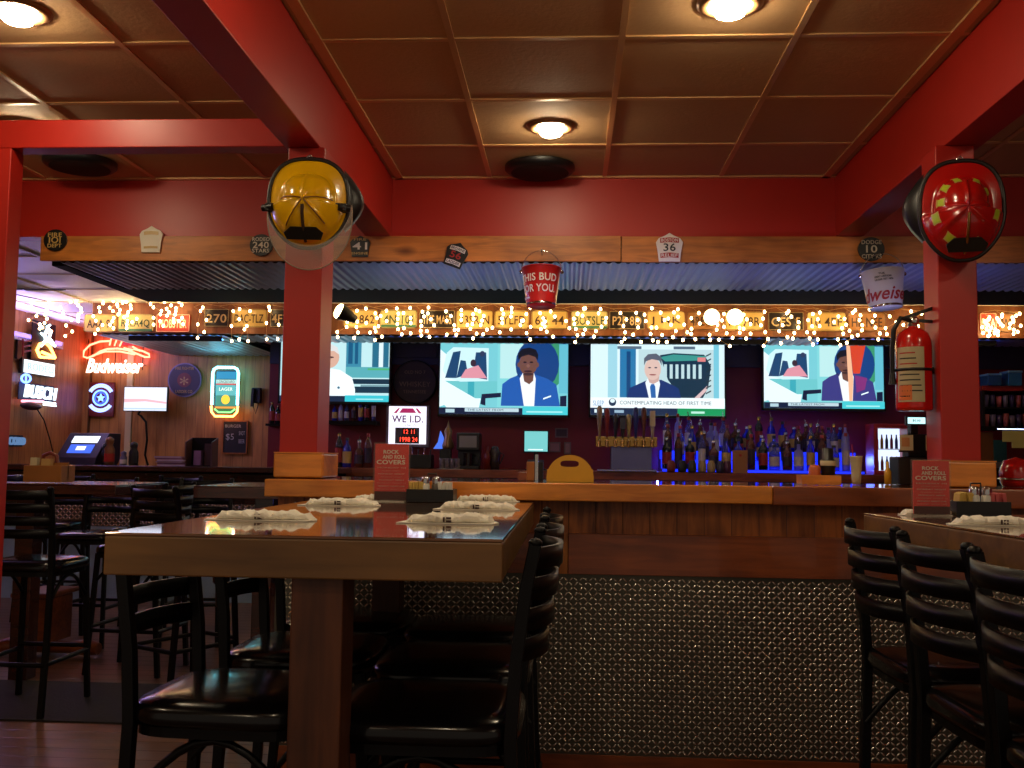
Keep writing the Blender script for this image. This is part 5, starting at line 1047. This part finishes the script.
for i, (px, c, w_, h, lab) in enumerate(((106, (30, 44, 60), .03, .19, 'slate box-like bottle right of the game terminal'), (112.5, (120, 74, 40), .042, .24, 'brown capped sauce bottle on the far left counter'), (124.5, (110, 110, 150), .028, .12, 'small pale jar between the two sauce bottles'), (134.5, (30, 24, 30), .038, .20, 'black squat bottle on the far left counter'))):
    x = on(px)-(.02 if px == 112.5 else 0); g = MB(); g.lathe([(0, 0), (w_, 0), (w_, h*.55), (w_*.6, h*.7), (w_*.8, h*.8), (w_*.8, h*.92), (0, h)], (x, Yc-.02, zt_+.001), mat('counter_bottle_%d' % i, c, .3), 14); g.lathe([(w_+.001, h*.12), (w_+.001, h*.4)], (x, Yc-.02, zt_+.001), [blackp, rd, white, blackp][i], 14); tag(g.build('sauce_bottle'), lab, 'bottle')
t = thing('paper_stack', 'stack of pale papers and menus on the far left counter', 'papers', (on(173), Yc, zt_+.001)); R = random.Random(5)
for k in range(6): g = MB(); a = R.uniform(-.12, .12); g.obox((R.uniform(-.015, .015), R.uniform(-.01, .01), .006+.0135*k), (.115*cos(a), .115*sin(a), 0), (-.075*sin(a), .075*cos(a), 0), (0, 0, .0055), mat('paper_%d' % (k % 3), [(200, 190, 210), (120, 80, 120), (170, 150, 180)][k % 3], .6)); g.build('sheet_stack', t)
t = thing('napkin_holder', 'dark slanted bin with menus and a glass inside on the far left counter', 'holder', (on(201), Yc+.02, zt_+.001)); g = MB()
for q in ((-.12, -.11), (.10, .11)): g.prism([(-.07, 0), (.07, 0), (.07, .24), (-.07, .2)], (q[0], 0, 0), (0, 1, 0), (0, 0, 1), (1, 0, 0), mat('holder_edge', (90, 60, 60), .5), .01)
g.box(-.11, .10, .055, .07, 0, .24, darkc); g.box(-.11, .10, -.07, .055, 0, .008, darkc); g.build('bin', t); g = MB(); g.box(-.06, .0, -.03, .03, .009, .13, mat('mauve_card', (150, 110, 150), .5)); g.box(.02, .08, .0, .03, .009, .19, mat('menu_dark', (60, 30, 30), .5)); g.build('menus', t)
# wooden six-pack caddy on the far left table
P = at(49, 482, 4.95); t = thing('caddy', 'wooden carry caddy with arched handle on the far left table', 'caddy', (P.x, 4.95, 1.0515))
g = MB(); ow = mat('orange_wood', (150, 92, 40), .5, var=.2); g.box(-.10, .10, -.07, -.06, 0, .085, ow); g.box(-.10, .10, .06, .07, 0, .085, ow); g.box(-.10, -.09, -.06, .06, 0, .085, ow); g.box(.09, .10, -.06, .06, 0, .085, ow); g.box(-.09, .09, -.06, .06, 0, .008, ow); g.build('box', t, .002)
g = MB(); g.box(-.10, .10, -.006, .006, .008, .10, ow); g.tube([(-.04, 0, .10), (-.035, 0, .135), (0, 0, .15), (.035, 0, .135), (.04, 0, .10)], .010, mat('handle_red', (110, 40, 26), .4), 8); g.build('handle', t)
g = MB(); g.box(-.08, -.045, -.045, -.015, .01, .125, cream); g.box(-.02, .03, -.05, -.02, .01, .12, mat('card_sand', (190, 150, 90), .5)); tag(g.build('condiments', t), None, None)
g = MB(); g.lathe([(0, 0), (.05, 0), (.06, .012), (.06, .03), (0, .035)], (at(18, 478, 4.95).x, 4.95, 1.0515), mat('ashtray_blue', (30, 34, 70), .2), 16); tag(g.build('ashtray'), 'dark blue round dish left of the wooden carry caddy', 'dish')
# ================================================================== RIGHT OF THE RIGHT POST
Ys = 8.3
def rr(x0, y0, x1, y1, Y=Ys): return RC(x0, y0, x1, y1, Y)
Xa, Xb, Za, Zb_ = rr(982, 386, 1040, 392); Z1 = zat(430, Ys, 1000)
t = thing('glass_rack', 'red edged rack full of small glasses right of the right post', 'rack', ((Xa+Xb)/2, Ys+.1, Z1)); w2 = (Xb-Xa)/2; H_ = Zb_-Z1
g = MB(); g.box(-w2, w2, -.1, .15, H_-.04, H_, mat('rack_red', (150, 30, 24), .5)); g.build('top_shelf', t); g = MB(); g.box(-w2, w2, -.1, .15, 0, .03, darkc); g.box(-w2, w2, .12, .15, .03, H_-.04, darkc); g.box(-w2, -w2+.02, -.1, .15, .03, H_-.04, blackp); g.box(w2-.02, w2, -.1, .15, .03, H_-.04, blackp); g.box(-w2+.02, w2-.02, -.1, .12, H_*.48, H_*.52, darkc); g.build('frame', t)
g = MB(); g.box(-w2*.5, w2, -.103, -.1, .004, .012, E((190, 200, 255), 3)); g.build('edge_light', t)
R = random.Random(9); gm = [mat('rack_glass_a', (170, 90, 90), .15), mat('rack_glass_b', (110, 100, 130), .15), mat('rack_glass_c', (60, 50, 90), .15)]
for row in range(2):
    for i in range(8):
        g = MB(); x = (Xa+Xb)/2-w2+.05+i*(2*w2-.1)/7; z = Z1+(.032 if row == 0 else H_*.52+.002); h = .09+.02*R.random(); g.lathe([(0, 0), (.018, 0), (.024, h), (.021, h), (.016, .006), (0, .006)], (x, Ys+.05, z), gm[(i+row) % 3], 10); tag(g.build('drinking_glass'), 'small %s glass on the %s board of the red edged rack' % (['reddish', 'greyish', 'violet'][(i+row) % 3], 'upper' if row else 'lower'), 'glass', 'glasses in the red edged rack')
for i, (a, lab) in enumerate((((986.5, 374, 1000, 389), 'dark blue storage bin on the red edged rack, next to the post'), ((1007, 371, 1020.5, 388.5), 'lighter blue storage bin on the red edged rack, at the picture edge'))):
    Xa, Xb, Za, Zb_ = rr(*a); t = thing('storage_bin', lab, 'bin', ((Xa+Xb)/2, Ys+.05, Z1+H_+.002), 0, 'blue storage bins'); w2 = (Xb-Xa)/2; h = Zb_-Z1-H_; bl = mat('bin_blue_%d' % i, [(20, 70, 120), (40, 110, 160)][i], .4)
    g = MB(); g.box(-w2, w2, -.08, .08, 0, h*.85, bl); g.build('tub', t, .004); g = MB(); g.box(-w2-.004, w2+.004, -.085, .085, h*.85, h, mat('bin_lid', (110, 160, 190), .4)); g.build('lid', t, .003)
tb = zat(462, Ys, 1000)
t = thing('side_counter', 'grey topped side counter under the glass rack at the right edge', 'counter', (xat(1010, Ys), Ys+.05, 0)); g = MB(); g.box(-.26, .5, -.25, .2, tb-.05, tb, mat('steel_grey', (110, 110, 116), .35, metal=.4)); g.build('counter_top', t); g = MB(); g.box(-.25, .49, -.22, .2, 0, tb-.05, darkc); g.build('cabinet', t)
for a, c, lab, nm, d in (((983, 432, 996, 452), (110, 64, 20), 'brown carton on the side counter next to the right post', 'carton', .05), ((996, 440, 1009, 452), (10, 70, 74), 'teal box on the side counter beside the brown carton', 'storage_box', .04), ((1000, 431, 1023, 442), (206, 200, 120), 'pale yellow sign hanging above the teal box', 'hanging_sign', -.05)):
    Xa, Xb, Za, Zb_ = rr(*a); base = tb+.001 if nm != 'hanging_sign' else Za
    g = MB(); g.box(Xa, Xb, Ys+d, Ys+d+(.1 if nm != 'hanging_sign' else .01), base, Zb_, mat('c_'+nm, c, .5)); 
    if nm == 'hanging_sign': g.box(Xa+(Xb-Xa)*.4, Xb-.01, Ys+d, Ys+d+.01, Za-.05, Za, mat('c_'+nm, c, .5)); g.cyl((Xa+.02, Ys+d+.005, Zb_), (Xa+.02, Ys+d+.005, Z1-.001), .003, black, n=6); g.cyl((Xb-.02, Ys+d+.005, Zb_), (Xb-.02, Ys+d+.005, Z1-.001), .003, black, n=6)
    tag(g.build(nm, bev=.002), lab, nm.replace('_', ' '))
P = at(1016, 480, 5.2); t = thing('popcorn_basket', 'shiny red domed basket on the bar at the right picture edge', 'basket', (at(1014, 470, 3.9).x, 3.88, BT+.001)); s_ = 3.9/F
g = MB(); g.lathe([(0, 0), (.05, 0), (.06, .02), (.062, .06), (.045, .1), (.0, .115)], (0, 0, 0), mat('basket_red', (190, 26, 24), .15, coat=.8), 24); g.build('dome', t); g = MB(); g.tube([(.064*cos(2*pi*i/20), .064*sin(2*pi*i/20), .03) for i in range(20)], .004, chrome, 6, closed=True); g.build('rim', t)
